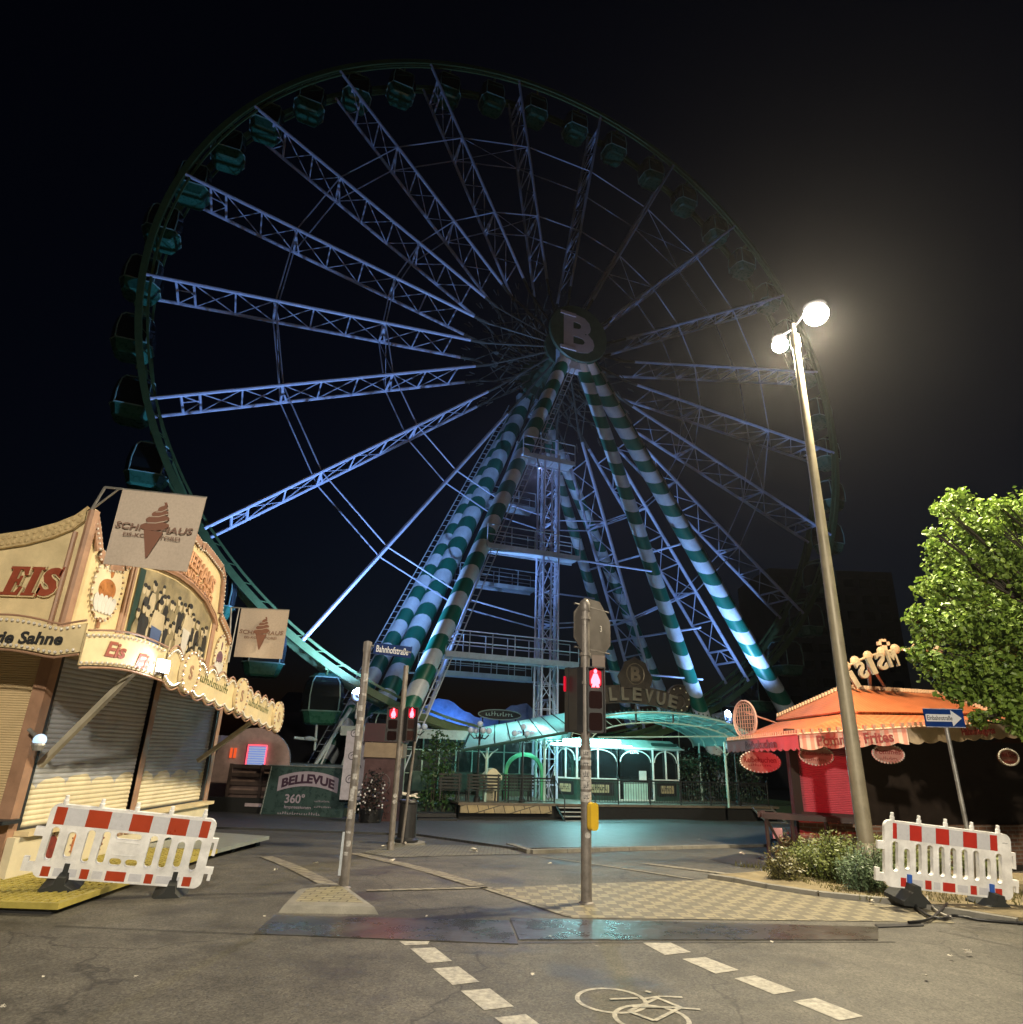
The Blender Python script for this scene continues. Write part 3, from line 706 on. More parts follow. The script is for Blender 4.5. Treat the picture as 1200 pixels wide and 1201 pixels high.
# oval pictures
cup = mat('white_cup_paint', (.62, .6, .58), rough=.4, var=.1); caramel = mat('caramel_paint', (.42, .17, .05), rough=.35, var=.4, scale=9); purple = mat('berry_paint', (.16, .08, .12), rough=.4, var=.4, scale=9)
def oval(cy, cz, rx, rz, scoop):
    b = MB(); Mo = frame((SX+.012, cy, cz), (0, 1, 0), (0, 0, 1))
    b.use(cream2).prism(ellipse(rx, rz, 28), Mo, .02)
    Mo2 = Mo @ MX.Translation((0, 0, .021))
    b.use(scoop).prism(ellipse(rx*.62, rz*.34, 20, 0, -rz*.05), Mo2, .006); b.prism(ellipse(rx*.12, rz*.2, 12, .1*rx, rz*.55), Mo2, .006)
    b.prism(ellipse(rx*.3, rz*.2, 14, -rx*.3, -rz*.1), Mo2 @ MX.Translation((0, 0, .003)), .006)
    for i in range(5):
        a = -.62+i*.31; Mq = Mo2 @ MX.Translation((a*rx*.9, -rz*.52, .006+.002*i)) @ MX.Rotation(-a*.5, 4, 'Z')
        b.use(cup).prism(ellipse(rx*.2, rz*.3, 14), Mq, .006)
    b.use(brown).prism([(-.02, -rz*1.28), (.02, -rz*1.28), (.03, -rz*.95), (-.03, -rz*.95)], Mo, .03)
    for i in range(36):
        a = 2*pi*i/36; b.use(beads if i % 2 else brown).sphere((SX+.04, cy+rx*1.05*cos(a), cz+rz*1.05*sin(a)), .02, 6)
    b.build('oval_picture', None, o)
oval(9.5, 3.78, .34, .46, caramel); oval(13.75, 3.35, .24, .42, purple)
# photo mural of a crowd
mur = mat('sepia_print', (.30, .25, .15), rough=.45, var=.55, scale=2.4); suit = mat('dark_suit_print', (.03, .028, .025), rough=.5, var=.3); blue = mat('blue_print', (.09, .14, .32), rough=.5, var=.2); grn = mat('dark_green_print', (.02, .05, .035), rough=.5)
b = MB().use(mur); pm = [(10.25, 2.95), (13.1, 2.95), (13.1, 3.98), (12.6, 4.2), (12.0, 4.33), (11.4, 4.38), (10.8, 4.36), (10.25, 4.3)]
b.prism(pm, frame((SX+.004, 0, 0), (0, 1, 0), (0, 0, 1)), .015)
Mm = frame((SX+.02, 0, 0), (0, 1, 0), (0, 0, 1)); r3 = random.Random(5)
skin = mat('pale_print', (.55, .47, .33), rough=.5, var=.2)
b.use(grn).prism([(10.25, 2.95), (10.42, 2.95), (10.42, 4.3), (10.25, 4.3)], Mm, .002)
for i in range(44):
    row = i//22; y = 10.48+(i % 22)*.118+r3.uniform(-.05, .05); zt = 4.24-max(0, y-11.3)*.24-r3.uniform(0, .18)-row*.42; s = r3.uniform(.75, 1.0); e = .002+.0006*i
    bw = .1*s; b.use(r3.choice((suit, suit, mur, skin, suit, mur)))
    b.prism([(y-bw*.8, max(2.96, zt-1.0)), (y+bw*.8, max(2.96, zt-1.0)), (y+bw, zt-.28), (y+bw*.55, zt-.19), (y-bw*.55, zt-.19), (y-bw, zt-.28)], Mm, e)
    b.use(skin).prism(ellipse(.058*s, .085*s, 10, y, zt-.1), Mm, e+.0004); b.use(suit).prism(ellipse(.062*s, .04*s, 10, y, zt-.035), Mm, e+.0008)
    if r3.random() < .3: b.use(skin).prism([(y-.02, zt-.35), (y+.03, zt-.32), (y+.05, zt-.75), (y-.03, zt-.75)], Mm, e+.001)
for (y, z, k) in ((11.05, 3.55, 1), (12.1, 3.7, .8)):
    c_ = skin; b.use(skin).prism([(y-.24*k, z-.1), (y+.24*k, z-.14), (y+.2*k, z+.16), (y-.16*k, z+.2)], Mm, .026); b.prism(ellipse(.07, .09, 12, y, z+.3), Mm, .026); b.use(suit).prism(ellipse(.075, .05, 12, y, z+.36), Mm, .027)
    b.use(blue if k == 1 else cup).prism([(y-.09*k, z-.6), (y+.1*k, z-.6), (y+.19*k, z-.1), (y-.17*k, z-.06)], Mm, .028)
b.build('mural', None, o)
b = MB(); ar = [(SX+.03, y, z+.06) for y, z in ((10.2, 4.36), (10.8, 4.42), (11.4, 4.44), (12.0, 4.39), (12.6, 4.26), (13.15, 4.0), (13.35, 3.8))]
b.path(ar, .045, 6); b.use(brown); b.path([(p_[0]+.03, p_[1], p_[2]-.05) for p_ in ar], .012, 4); b.path([(p_[0]+.03, p_[1], p_[2]+.06) for p_ in ar], .012, 4); b.build('arch_moulding', rosewood, o)
b = MB()
peach = mat('peach_letter', (.55, .3, .17), rough=.5, var=.15)
M = frame((SX+.02, 11.9, 4.86), V((0, 1, -.18)), (0, 0, 1)); put_text(b, 'SCHNEEHAUS', M, w=2.0, h=.3, off=.02, ext=.04, arc=.08)
M = frame((SX+.02, 12.05, 4.55), V((0, 1, -.2)), (0, 0, 1)); put_text(b, 'KONDITOREI', M, w=1.7, h=.2, off=.02, ext=.04, arc=.08)
b.build('lettering', peach, o)
# canopy with scalloped valance
b = MB(); cv = [(-9.4, SY, 3.02), (-9.4, 7.93, 2.86), (-5.05, 7.93, 2.86), (-4.69, 9.1, 2.84), (-4.69, 14.0, 2.38), (-5.95, 14.3, 2.6), (-5.95, SY, 3.0)]
n = len(cv); b.add([V(p_) for p_ in cv]+[V(p_)-V((0, 0, .06)) for p_ in cv], [tuple(range(n)), tuple(range(n, 2*n))[::-1]]+[(i, n+i, n+(i+1) % n, (i+1) % n) for i in range(n)])
b.build('canopy', sl, stall)
def valance(p, q_, zt0, zt1, zb0, zb1, per, amp_t, amp_b):
    p, q_ = V((*p, 0)), V((*q_, 0)); Ld = (q_-p).length; n = max(4, int(Ld/per*10)); d = (q_-p).normalized(); nn = V((d.y, -d.x, 0))*.03
    b = MB(); vs = []; tp, bt_ = [], []
    for i in range(n+1):
        u = i/n; c = p+(q_-p)*u; s_ = abs(sin(pi*u*Ld/per)); zt = zt0+(zt1-zt0)*u+amp_t*s_; zb = zb0+(zb1-zb0)*u+amp_b*s_
        vs += [(c.x, c.y, zb), (c.x, c.y, zt), (c.x+nn.x, c.y+nn.y, zb), (c.x+nn.x, c.y+nn.y, zt)]; tp.append(c+nn+V((0, 0, zt))); bt_.append(c+nn+V((0, 0, zb)))
    fs = []
    for i in range(n): k = 4*i; fs += [(k, k+1, k+5, k+4), (k+2, k+6, k+7, k+3), (k+1, k+3, k+7, k+5), (k, k+4, k+6, k+2)]
    b.add(vs, fs); o = b.build('valance', cream, stall)
    b = MB()
    for ln, dz in ((tp, -.03), (bt_, .03)):
        b.use(rosewood).path([x+nn*.3+V((0, 0, -dz)) for x in ln], .014, 5)
        b.use(beads); beadline(b, [x+nn*.7+V((0, 0, dz)) for x in ln], .075, .019); b.cut()
    b.build_each('valance_trim', None, o); return o
va = valance((-9.4, 7.91), (-5.05, 7.91), 2.93, 2.93, 2.6, 2.6, 1.35, .1, .08)
vb = valance((-5.05, 7.90), (-4.66, 9.08), 2.88, 2.86, 2.5, 2.48, 1.25, .08, .06)
vc = valance((-4.65, 9.1), (-4.65, 14.0), 2.82, 2.34, 2.48, 2.0, .42, .12, -.07)
b = MB(); p = atY(-30, 737, 7.88); M = frame((-6.05, 7.87, 2.795), (1, 0, 0), (0, 0, 1)); put_text(b, 'Softeis wie Sahne', M, w=1.55, h=.15, off=.03, shear=.12, ext=.006); b.build('lettering', blackp, va)
b = MB(); dd = V((.39, 1.18, 0)).normalized()
for u, z in ((.36, 2.74), (.74, 2.66)):
    c = V((-5.05, 7.9, 0))+(V((-4.66, 9.08, 0))-V((-5.05, 7.9, 0)))*u+V((dd.y, -dd.x, 0))*.035; c.z = z
    put_text(b, 'Eis', frame(c, dd, (0, 0, 1)), w=.3, h=.19, off=.03, shear=.2, ext=.006)
b.build('lettering', red_paint, vb)
def medallion(y, zc, rz, ry):
    b = MB(); Mo = frame((-4.615, y, zc), (0, 1, 0), (0, 0, 1)); b.use(cream).prism(ellipse(ry, rz, 26), Mo, .05); b.use(rosewood)
    put_text(b, 'S', Mo @ MX.Translation((0, 0, .051)), h=.2, off=.02, ext=.006)
    for i in range(28): a = 2*pi*i/28; b.use(beads if i % 2 else rosewood).sphere((-4.56, y+ry*.93*cos(a), zc+rz*.93*sin(a)), .02, 6)
    b.build('medallion', None, vc)
for y, z in ((9.75, 2.64), (11.8, 2.47), (13.9, 2.22)): medallion(y, z, .3, .27)
b = MB()
for y in (10.75, 12.85): squiggle(b, frame((-4.618, y, 2.62-(y-10.0)*.098), V((0, 1, -.098)), (0, 0, 1)), 1.1, .14, 16, .004)
b.build('lettering', mat('green_print', (.1, .11, .03), var=.2), vc)
b = MB()
for y in (9.0, 13.6): b.tube((SX+.05, y+.0, 1.35), (-4.8, y-.25, 2.58-(y-9)*.09), .05, n=4).cut()
b.build_each('brace', mat('grey_brace', (.36, .32, .24), var=.2), stall)
# flood lamp on the valance corner
lp = thing('stall_lamp', (-4.62, 8.95, 2.62), 'small blazing white floodlight on the ice cream stall canopy beside the word Eis', 'lamp')
b = MB(); b.bb((-4.64, 8.9, 2.55), (-4.58, 9.12, 2.72)); b.build('housing', black_m, lp)
b = MB(); b.bb((-4.579, 8.905, 2.555), (-4.574, 9.115, 2.715)); b.bb((-4.635, 8.893, 2.555), (-4.585, 8.898, 2.715)); b.build('lens', mat('white_lens', (.8, .8, .8), var=0, emis=(.85, .9, 1.), es=60), lp)
lamp('stall_light', 'SPOT', (-4.5, 8.75, 2.66), 7, (.9, .9, 1.), .05, (-5.05, 8.5, 2.6), 160, .6)
# ball lamp under the canopy
wl = thing('ball_lamp', (-5.7, 8.9, 1.5), 'small blue-white ball lamp beside the corner post of the ice cream stall', 'lamp')
b = MB(); pb = onX(47, 868, -5.72); b.sphere(pb, .075, 14); b.build('globe', mat('dim_globe', (.4, .5, .6), rough=.1, var=0, emis=(.45, .7, 1.), es=.9), wl, smooth=True); b = MB(); b.tube(pb, pb+V((-.2, .05, .12)), .025); b.lathe(pb-V((0, 0, .12)), [(.05, 0), (.075, .06), (.06, .1)], 12); b.build('bracket', galv, wl)

# banners
cloth = mat('pale_banner_cloth', (.46, .38, .31), rough=.85, var=.12, scale=30, bump=.15, bscale=160); logo = mat('brown_logo_print', (.19, .085, .055), rough=.8, var=.1); txtm = mat('brown_text_print', (.2, .12, .09), rough=.8, var=.0)
def banner(cs, Y, post, label):
    TL, TR_, BR_, BL_ = [atY(x, y, Y) for x, y in cs]
    o = thing('banner', post, label, 'banner', 'cloth banners on the ice cream stall')
    b = MB(); n, m_ = 14, 12; vs = []
    for j in range(m_+1):
        for i in range(n+1):
            u, v = i/n, j/m_; p_ = (TL*(1-u)+TR_*u)*(1-v)+(BL_*(1-u)+BR_*u)*v; p_ = p_+V((0, .02*sin(u*9+v*2)*v, 0)); vs.append(p_)
    vs += [p_+V((0, .012, 0)) for p_ in vs]; K = (n+1)*(m_+1); fs = [(j*(n+1)+i, (j+1)*(n+1)+i, (j+1)*(n+1)+i+1, j*(n+1)+i+1) for j in range(m_) for i in range(n)]
    b.add(vs, fs+[tuple(K+i for i in f[::-1]) for f in fs]); c = b.build('cloth', cloth, o, smooth=True)
    ux = (TR_-TL); W_ = ux.length; ux.normalize(); uy = (TL-BL_); Hh = uy.length; uy.normalize(); C_ = (TL+TR_+BR_+BL_)/4+V((0, -.03, 0))
    M = frame(C_, ux, uy)
    sc_ = W_
    b = MB().use(txtm)
    put_text(b, 'SCHNEEHAUS', M @ MX.Translation((0, .0*Hh, 0)), w=.9*W_, h=.085*Hh, off=.02, shear=.1, ext=.003, arc=-.02)
    put_text(b, 'EIS-KONDITOREI', M @ MX.Translation((0, -.1*Hh, 0)), w=.66*W_, h=.05*Hh, off=.01, ext=.003)
    b.use(logo); k = W_
    b.prism([(-.11*k, -.02*k), (.12*k, -.03*k), (.02*k, -.34*k), (-.0*k, -.34*k)][::-1], M, .004)
    for (cx, cy, rx, ry, rot) in ((.0, .035, .165, .055, .12), (.01, .12, .135, .05, .15), (.02, .19, .095, .042, .2), (.035, .25, .055, .035, .3)):
        b.prism(ellipse(rx*k, ry*k, 20), M @ MX.Translation((cx*k, cy*k, 0)) @ MX.Rotation(rot, 4, 'Z'), .005+.0005*cy)
    b.prism([(.0*k, .26*k), (.06*k, .25*k), (.08*k, .3*k), (.06*k, .335*k), (.03*k, .33*k), (.05*k, .3*k)], M, .005)
    b.use(cloth)
    for (cx, cy, rx) in ((.0, .078, .13), (.015, .158, .1), (.03, .22, .065)):
        b.prism([(cx*k-rx*k, cy*k-.02*k), (cx*k, cy*k-.012*k), (cx*k+rx*k, cy*k+.03*k), (cx*k+rx*k, cy*k+.04*k), (cx*k, cy*k-.002*k), (cx*k-rx*k, cy*k-.012*k)], M, .008)
    b.build('print', None, c)
    b = MB(); pt = V(post); a = TL-ux*W_*.22+V((0, .01, 0)); b.tube(pt, a, .02, n=6); b.tube(a, TL+V((0, .01, 0)), .018, n=6); b.tube(TL+V((0, .01, 0)), TR_+V((0, .01, 0)), .014, n=6); b.tube(pt+V((0, 0, .02)), TL-ux*W_*.05+V((0, .01, 0)), .014, n=6)
    b.build('bracket', galv, o)
banner([(144.5, 573.4), (242.3, 583.3), (220, 671), (120, 661)], 8.6, (SX, SY-.12, 4.7), 'larger pale banner with a brown ice cream cone, on the near corner of the stall')
banner([(283.5, 713), (339.5, 715.5), (331, 773), (274, 770)], 14.4, (SX+.05, 14.2, 3.3), 'smaller tan banner with a brown ice cream cone, at the stall\'s far end')

# platform of yellow grating in front of the stall
ylw = mat('yellow_plastic_grating', (.38, .31, .07), rough=.5, var=.25, scale=6); gry = mat('grey_metal_deck', (.3, .32, .29), rough=.4, metal=.3, var=.2)
pf = thing('stall_platform', (-5.2, 9, 0), 'low yellow slatted platform with a grey ramp, in front of the ice cream stall', 'platform')
b = MB()
x = -9.2
while x < -4.5:
    b.bb((x, 7.72, .07), (x+.026, 8.75 if x < SX else 11.6, .11)); x += .085
y = 7.72
while y < 11.6:
    b.bb((-9.2 if y < 8.75 else SX+.15, y, .066), (-4.5, y+.03, .104)); y += .11
b.bb((-9.2, 7.66, .055), (-4.46, 7.7, .112)); b.bb((-4.5, 7.7, .055), (-4.46, 11.6, .112))
b.build('grating', ylw, pf)
b = MB(); b.add([(SX+.15, 11.62, .11), (-4.48, 11.62, .11), (-4.5, 14.2, .02), (SX+.15, 14.5, .02), (SX+.15, 11.62, .05), (-4.48, 11.62, .05), (-4.5, 14.2, -.04), (SX+.15, 14.5, -.04)], [(0, 1, 2, 3), (7, 6, 5, 4), (0, 4, 5, 1), (1, 5, 6, 2), (2, 6, 7, 3), (3, 7, 4, 0)])
b.build('ramp', gry, pf)
b = MB()
for y in (8.0, 9.5, 11., 12.6, 13.8): b.bb((-4.9, y, g(y)-.02), (-4.6, y+.2, g(y)+.05+.03)).cut()
b.bb((-9.1, 7.72, -.02), (-4.55, 8.6, .03)); b.build_each('under_frame', dark_m, pf)

# ------------------------------------------------------------------ plastic barriers
redf = mat('red_reflective_film', (.5, .03, .02), rough=.35, var=.12); redf2 = mat('brick_red_film', (.42, .05, .015), rough=.35, var=.12); whf = mat('white_reflective_film', (.62, .62, .66), rough=.35, var=.08, scale=20)
def barrier(loc, rot, label, rm, middle, fzs, blue_clip, sc_=1.):
    o = local(bpy.data.objects.new('plastic_barrier', None)); col.objects.link(o); o.location = loc; o.rotation_euler = rot; o.scale = (sc_, sc_, sc_)
    tag(o, label, 'road barrier', 'red and white plastic road barriers')
    W2, zb, zt, th = .95, .16, 1.0, .05
    # slots
    if middle: sl_ = [(-.83, .36, .085, .19), (-.64, .40, .085, .15), (-.44, .36, .085, .19), (-.27, .36, .085, .19), (.27, .36, .085, .19), (.43, .36, .085, .19), (.60, .38, .085, .16), (.79, .36, .085, .19)]
    else: sl_ = [(-.80+i*.172, .36 if i not in (1, 8) else .40, .085, .19 if i not in (1, 8) else .13) for i in range(10)]
    bm = bmesh.new()
    def loop(pts):
        vs = [bm.verts.new((x, 0, z)) for x, z in pts]; return [bm.edges.new((vs[i], vs[(i+1) % len(vs)])) for i in range(len(vs))]
    def rr(x0, x1, z0, z1, r, n=5):
        out = []
        for cx, cz, a0 in ((x1-r, z0+r, -90), (x1-r, z1-r, 0), (x0+r, z1-r, 90), (x0+r, z0+r, 180)):
            for i in range(n): a = R(a0+90*i/(n-1)); out.append((cx+r*cos(a), cz+r*sin(a)))
        return out
    E_ = loop(rr(-W2, W2, zb, zt, .09))
    for cx, z0, wd, hh in sl_: E_ += loop(rr(cx-wd/2, cx+wd/2, z0, z0+hh*2, .04, 4))
    if middle:
        E_ += loop(rr(-.17, .12, .66, .74, .035, 4)); E_ += loop(rr(-.17, -.03, .35, .44, .04, 4)); E_ += loop(rr(.01, .15, .35, .44, .04, 4))
    bmesh.ops.triangle_fill(bm, use_beauty=True, edges=E_)
    r_ = bmesh.ops.extrude_face_region(bm, geom=bm.faces[:])
    for v in r_['geom']:
        if isinstance(v, bmesh.types.BMVert): v.co.y += th
    bmesh.ops.recalc_face_normals(bm, faces=bm.faces)
    me = bpy.data.meshes.new('panel'); bm.to_mesh(me); bm.free(); me.materials.append(white_pl); p_ = bpy.data.objects.new('panel', me); col.objects.link(p_); p_.parent = o; local(p_)
    b = MB()
    for cx, z0, wd, hh in sl_:      # raised lip round each slot
        ring_ = rr(cx-wd/2-.006, cx+wd/2+.006, z0-.006, z0+hh*2+.006, .045, 4); b.path([V((x, -.004, z)) for x, z in ring_+ring_[:1]], .008, 4)
    if middle:
        for rct in ((-.16, .12, .48, .63),): pts = rr(*rct, .02, 3); b.path([V((x, -.002, z)) for x, z in pts+pts[:1]], .006, 4)
    b.build('rim_moulding', white_pl, p_)
    b = MB()    # stripes
    xs_ = [-.86, -.74, -.46, -.19, .09, .36, .62, .74] if middle else None
    if middle: ed = [(-.86, -.74, 1), (-.74, -.49, 0), (-.49, -.24, 1), (-.24, .0, 0), (.0, .24, 1), (.24, .48, 0), (.48, .68, 1), (.68, .78, 0), (.78, .82, 1)]; ed = [(-.80, -.68, 1), (-.68, -.45, 0), (-.45, -.19, 1), (-.19, .04, 0), (.04, .28, 1), (.28, .48, 0), (.48, .71, 1), (.71, .86, 0), (.86, .97, 1)]; ed = [(a-.09, c-.09, k) for a, c, k in ed]
    else: ed = [(-.83, -.77, 1), (-.77, -.58, 0), (-.58, -.4, 1), (-.4, -.19, 0), (-.19, .01, 1), (.01, .22, 0), (.22, .43, 1), (.43, .63, 0), (.63, .74, 1)]
    for a, c, k in ed: b.use(rm if k else whf).bb((a+.001, -.004, .77), (c-.001, .0, .97))
    b.cut()
    bl = [(-.86, -.77), (-.44, -.35), (-.16, .06), (.28, .37), (.72, .82)] if middle else [(-.72, -.64), (-.36, -.27), (-.1, .08), (.31, .4), (.68, .78)]
    prev = None
    for a, c in bl:
        b.use(rm).bb((a, -.004, .18), (c, .0, .29))
        if prev: b.use(whf).bb((prev+.04, -.003, .19), (a-.04, .0, .28))
        prev = c
    b.build_each('reflective_stripe', None, p_)
    b = MB(); squiggle(b, frame((.86, -.002, .88), (1, 0, 0), (0, 0, 1)), .085, .014, 9, -.001); b.build('small_print', blackp, p_)
    b = MB()
    for i in range(5): xx = -.82+i*.4; b.lathe((xx, th/2, 1.0), [(.03, -.01), (.03, .05), (.022, .055), (.022, .1), (0, .105)], 10).cut()
    b.bb((W2, .005, .72), (W2+.07, th-.005, .77)); b.bb((W2+.03, .005, .56), (W2+.07, th-.005, .72)); b.cut(); b.bb((W2-.03, .005, .34), (W2+.1, th-.005, .42)); b.bb((W2+.05, .005, .26), (W2+.09, th-.005, .34)).cut()
    b.bb((-W2-.1, .005, .62), (-W2+.02, th-.005, .72)); b.cut(); b.bb((-W2-.13, .005, .22), (-W2+.02, th-.005, .32)); b.bb((-W2-.13, .005, .32), (-W2-.07, th-.005, .38))
    b.build_each('connector', white_pl, p_)
    for xx, fz in ((-.6, fzs[0]), (.62, fzs[1])):
        b = MB(); M = frame((xx, -.03, 0), (1, 0, 0), (0, 0, 1))
        b.use(rubber).prism([(-.2, fz), (.2, fz), (.2, fz+.05), (.06, .16), (.045, .24), (-.045, .24), (-.06, .16), (-.2, fz+.05)], M @ MX.Translation((0, 0, -.26)), .40)
        b.build('foot', rubber, o)
        b = MB(); b.bb((xx-.028, -.03, .16), (xx+.028, th+.03, .34)); b.build('foot_clip', mat('blue_clip', (.03, .12, .5), var=.1) if blue_clip else rubber, o)
    return o
barrier((-4.39, 8.58, .003), (.214, .097, .349), 'plastic barrier with brick-red and white stripes, leaning before the ice cream stall', redf2, True, (.04, .0), False, .93)
barrier((5.88, 9.67, .01), (.12, .084, .123), 'plastic barrier with bright red stripes and blue clips beside the shrubs', redf, False, (-.01, .02), True, .955)
# cables at the right barrier
def cable(name, pts, r, label, m):
    cu = bpy.data.curves.new(name, 'CURVE'); cu.dimensions = '3D'; sp = cu.splines.new('BEZIER'); sp.bezier_points.add(len(pts)-1)
    for bp_, p_ in zip(sp.bezier_points, pts): bp_.co = p_; bp_.handle_left_type = bp_.handle_right_type = 'AUTO'
    cu.bevel_depth = r; cu.bevel_resolution = 2; cu.resolution_u = 8
    o = bpy.data.objects.new(name, cu); col.objects.link(o); bpy.context.view_layer.update()
    me = bpy.data.meshes.new_from_object(o.evaluated_get(bpy.context.evaluated_depsgraph_get())); bpy.data.objects.remove(o)
    me.materials.clear(); me.materials.append(m)
    o = bpy.data.objects.new(name, me); col.objects.link(o); tag(o, label, 'cable', 'cables by the right barrier'); return o
cab = mat('black_cable', (.015, .015, .016), rough=.35, var=0)
def gp(x, y, dz): p_ = G(x, y); p_.z += dz; return p_
cable('cable', [gp(1073, 1062, .05), gp(1083, 1074, .04), gp(1100, 1080, .03), gp(1120, 1077, .03), gp(1145, 1080, .02), gp(1200, 1085, .02)], .018, 'thick black cable running past the feet of the right barrier', cab)
cable('cable', [gp(1066, 1085, .03), gp(1085, 1083, .03), gp(1105, 1072, .05), gp(1112, 1067, .07)], .016, 'black cable bending up out of the drain grate', cab)
cable('cable', [gp(1088, 1056, .05), gp(1092, 1066, .05), gp(1108, 1076, .03), gp(1117, 1079, .03)], .013, 'pale grey cable lying across the black ones', mat('grey_cable', (.4, .38, .34), var=0))

# ------------------------------------------------------------------ poles and signals
sticker = mat('white_sticker', (.42, .40, .38), rough=.5, var=.6, scale=38); red_e = (1., .03, .05)
lens_on = mat('red_lens_lit', (.3, .0, .0), var=0, emis=(1., .055, .075), es=11.); lens_glow = mat('red_lens_dim', (.12, .0, .01), rough=.3, var=0, emis=(1., .0, .03), es=.55); lens_off = mat('dark_lens', (.02, .01, .01), rough=.12, var=0)
def rounded(w_, h_, r, n=5, cx=0, cy=0):
    out = []
    for sx, sy, a0 in ((1, -1, -90), (1, 1, 0), (-1, 1, 90), (-1, -1, 180)):
        for i in range(n): a = R(a0+90*i/(n-1)); out.append((cx+sx*(w_/2-r)+r*cos(a), cy+sy*(h_/2-r)+r*sin(a)))
    return out
def red_man(b, M, s):
    b.prism(ellipse(.018*s, .022*s, 12, 0, .068*s), M, .004)
    b.prism([(-.045*s, -.055*s), (-.047*s, -.02*s), (-.02*s, .045*s), (.02*s, .045*s), (.047*s, -.02*s), (.045*s, -.055*s)], M, .004)
    b.prism([(-.04*s, -.09*s), (-.008*s, -.09*s), (0, -.07*s), (.008*s, -.09*s), (.04*s, -.09*s), (.03*s, -.05*s), (-.03*s, -.05*s)], M, .004)
def signal(root_parent, c, face, w_, h_, lit=True, man=True, body=black_m):
    """pedestrian signal head; face = horizontal facing direction; c = centre of the front"""
    face = V(face).normalized(); x = V((0, 0, 1)).cross(face).normalized(); M = frame(c, x, (0, 0, 1))
    o = MB(); o.prism(rounded(w_, h_, .03), M @ MX.Translation((0, 0, -.2)), .19)
    for s in (-1, 1): o.prism([(s*w_/2-.008, -h_/2), (s*w_/2+.008, -h_/2), (s*w_/2+.008, h_/2), (s*w_/2-.008, h_/2)], M @ MX.Translation((0, 0, -.02)), .07)
    o.prism([(-w_/2, h_/2-.012), (w_/2, h_/2-.012), (w_/2, h_/2+.006), (-w_/2, h_/2+.006)], M @ MX.Translation((0, 0, -.02)), .08)
    hd = o.build('signal_head', body, root_parent)
    b = MB()
    n = 3 if h_ > .6 else 2
    for i in range(n):
        cz = h_/2-h_/n*(i+.5); b.prism(rounded(w_*.78, h_/n*.8, .03, cy=cz), M @ MX.Translation((0, 0, -.008)), .004)
    b.build('dark_lens', lens_off, hd)
    cz = h_/2-h_/n*.5; Mm_ = M @ MX.Translation((0, cz, 0))
    if lit:
        b = MB(); b.prism(rounded(w_*.72, h_/n*.74, .03), Mm_, .003); b.build('lens_glow', lens_glow, hd)
        b = MB(); red_man(b, Mm_ @ MX.Translation((0, 0, .004)), (h_/n)/.21 if man else .8); b.build('red_man', lens_on, hd)
        P_ = Mm_ @ V((0, 0, .12)); lamp('signal_light', 'SPOT', P_, 5, red_e, .06, P_+face*2-V((0, 0, .3)), 150, .7)
    return hd
# foreground pole with pedestrian signal and the back of an octagonal sign
B_ = G(688, 1060)
tp = thing('traffic_light_pole', B_, 'weathered central traffic light pole with a yellow button and the back of an octagonal sign', 'traffic light')
b = MB(); b.tube((B_.x, B_.y, -.02), (B_.x, B_.y, 3.72), .068, .062, 16); b.lathe((B_.x, B_.y, 3.72), [(.068, -.12), (.075, -.1), (.075, 0), (.05, .04), (0, .05)], 16); b.lathe((B_.x, B_.y, 0), [(.1, 0), (.09, .02), (.07, .03)], 16)
for z in (2.62, 3.0, 3.5): b.lathe((B_.x, B_.y, z), [(.07, -.02), (.08, -.02), (.08, .02), (.07, .02)], 16)
b.build('pole', pole_m, tp, smooth=True)
fc = V((.12, -1, 0)).normalized(); cbx = V((B_.x+.13, B_.y-.02, 2.40))
signal(tp, cbx+V((0, -.05, 0)), fc, .23, .84)
h2 = signal(tp, V((B_.x-.14, B_.y+.12, 2.40)), (-.55, .8, 0), .23, .84)
P_ = V((B_.x+.1, B_.y+.45, 2.7)); 
b = MB(); b.prism(rounded(.09, .2, .03, cy=0), frame((B_.x-.285, B_.y+.02, 2.6), V((.25, .9, 0)), (0, 0, 1)), .02)
b.build('side_lens', lens_glow, h2)
# octagonal sign, seen from behind
ctr = V((B_.x+.12, B_.y+.14, 3.38)); sx_ = V((.70, .71, 0)).normalized(); M = frame(ctr, sx_, (0, 0, 1)); r8 = .455
b = MB(); b.prism([(r8*cos(pi/8+i*pi/4), r8*sin(pi/8+i*pi/4)) for i in range(8)], M, .012); b.tube(ctr+sx_*-.4+V((0, 0, .3)), ctr+sx_*.4+V((0, 0, .3)), .014); b.tube(ctr+sx_*-.4+V((0, 0, -.3)), ctr+sx_*.4+V((0, 0, -.3)), .014)
b.build('octagon_sign', mat('sign_back_grey', (.085, .075, .07), rough=.6, metal=.1, var=.2), tp)
b = MB(); put_text(b, '3', frame(ctr+sx_*.2+V((.0, -.015, .03)), sx_, (0, 0, 1)), h=.09, off=.01, ext=.004); b.build('number', sticker, tp)
b = MB(); b.box((B_.x+.2, B_.y+.1, 2.92), (.18, .012, .18)); b.build('small_sign', mat('sign_back_brown', (.14, .1, .08), var=.2), tp)
b = MB(); Mb = frame((B_.x+.055, B_.y-.06, .98), V((.8, .6, 0)), (0, 0, 1)); b.prism(rounded(.13, .32, .05), Mb, .07); b.build('request_button', mat('yellow_plastic', (.65, .42, .03), rough=.35, var=.12), tp)
b = MB()
for i, (z, h_) in enumerate(((1.20, .12), (1.34, .1), (1.46, .13), (1.61, .07), (1.72, .09))): b.lathe((B_.x, B_.y, z), [(.0695, -h_/2), (.0705, -h_/2), (.0705, h_/2), (.0695, h_/2)], 16)
b.build('sticker', sticker, tp)
b = MB()
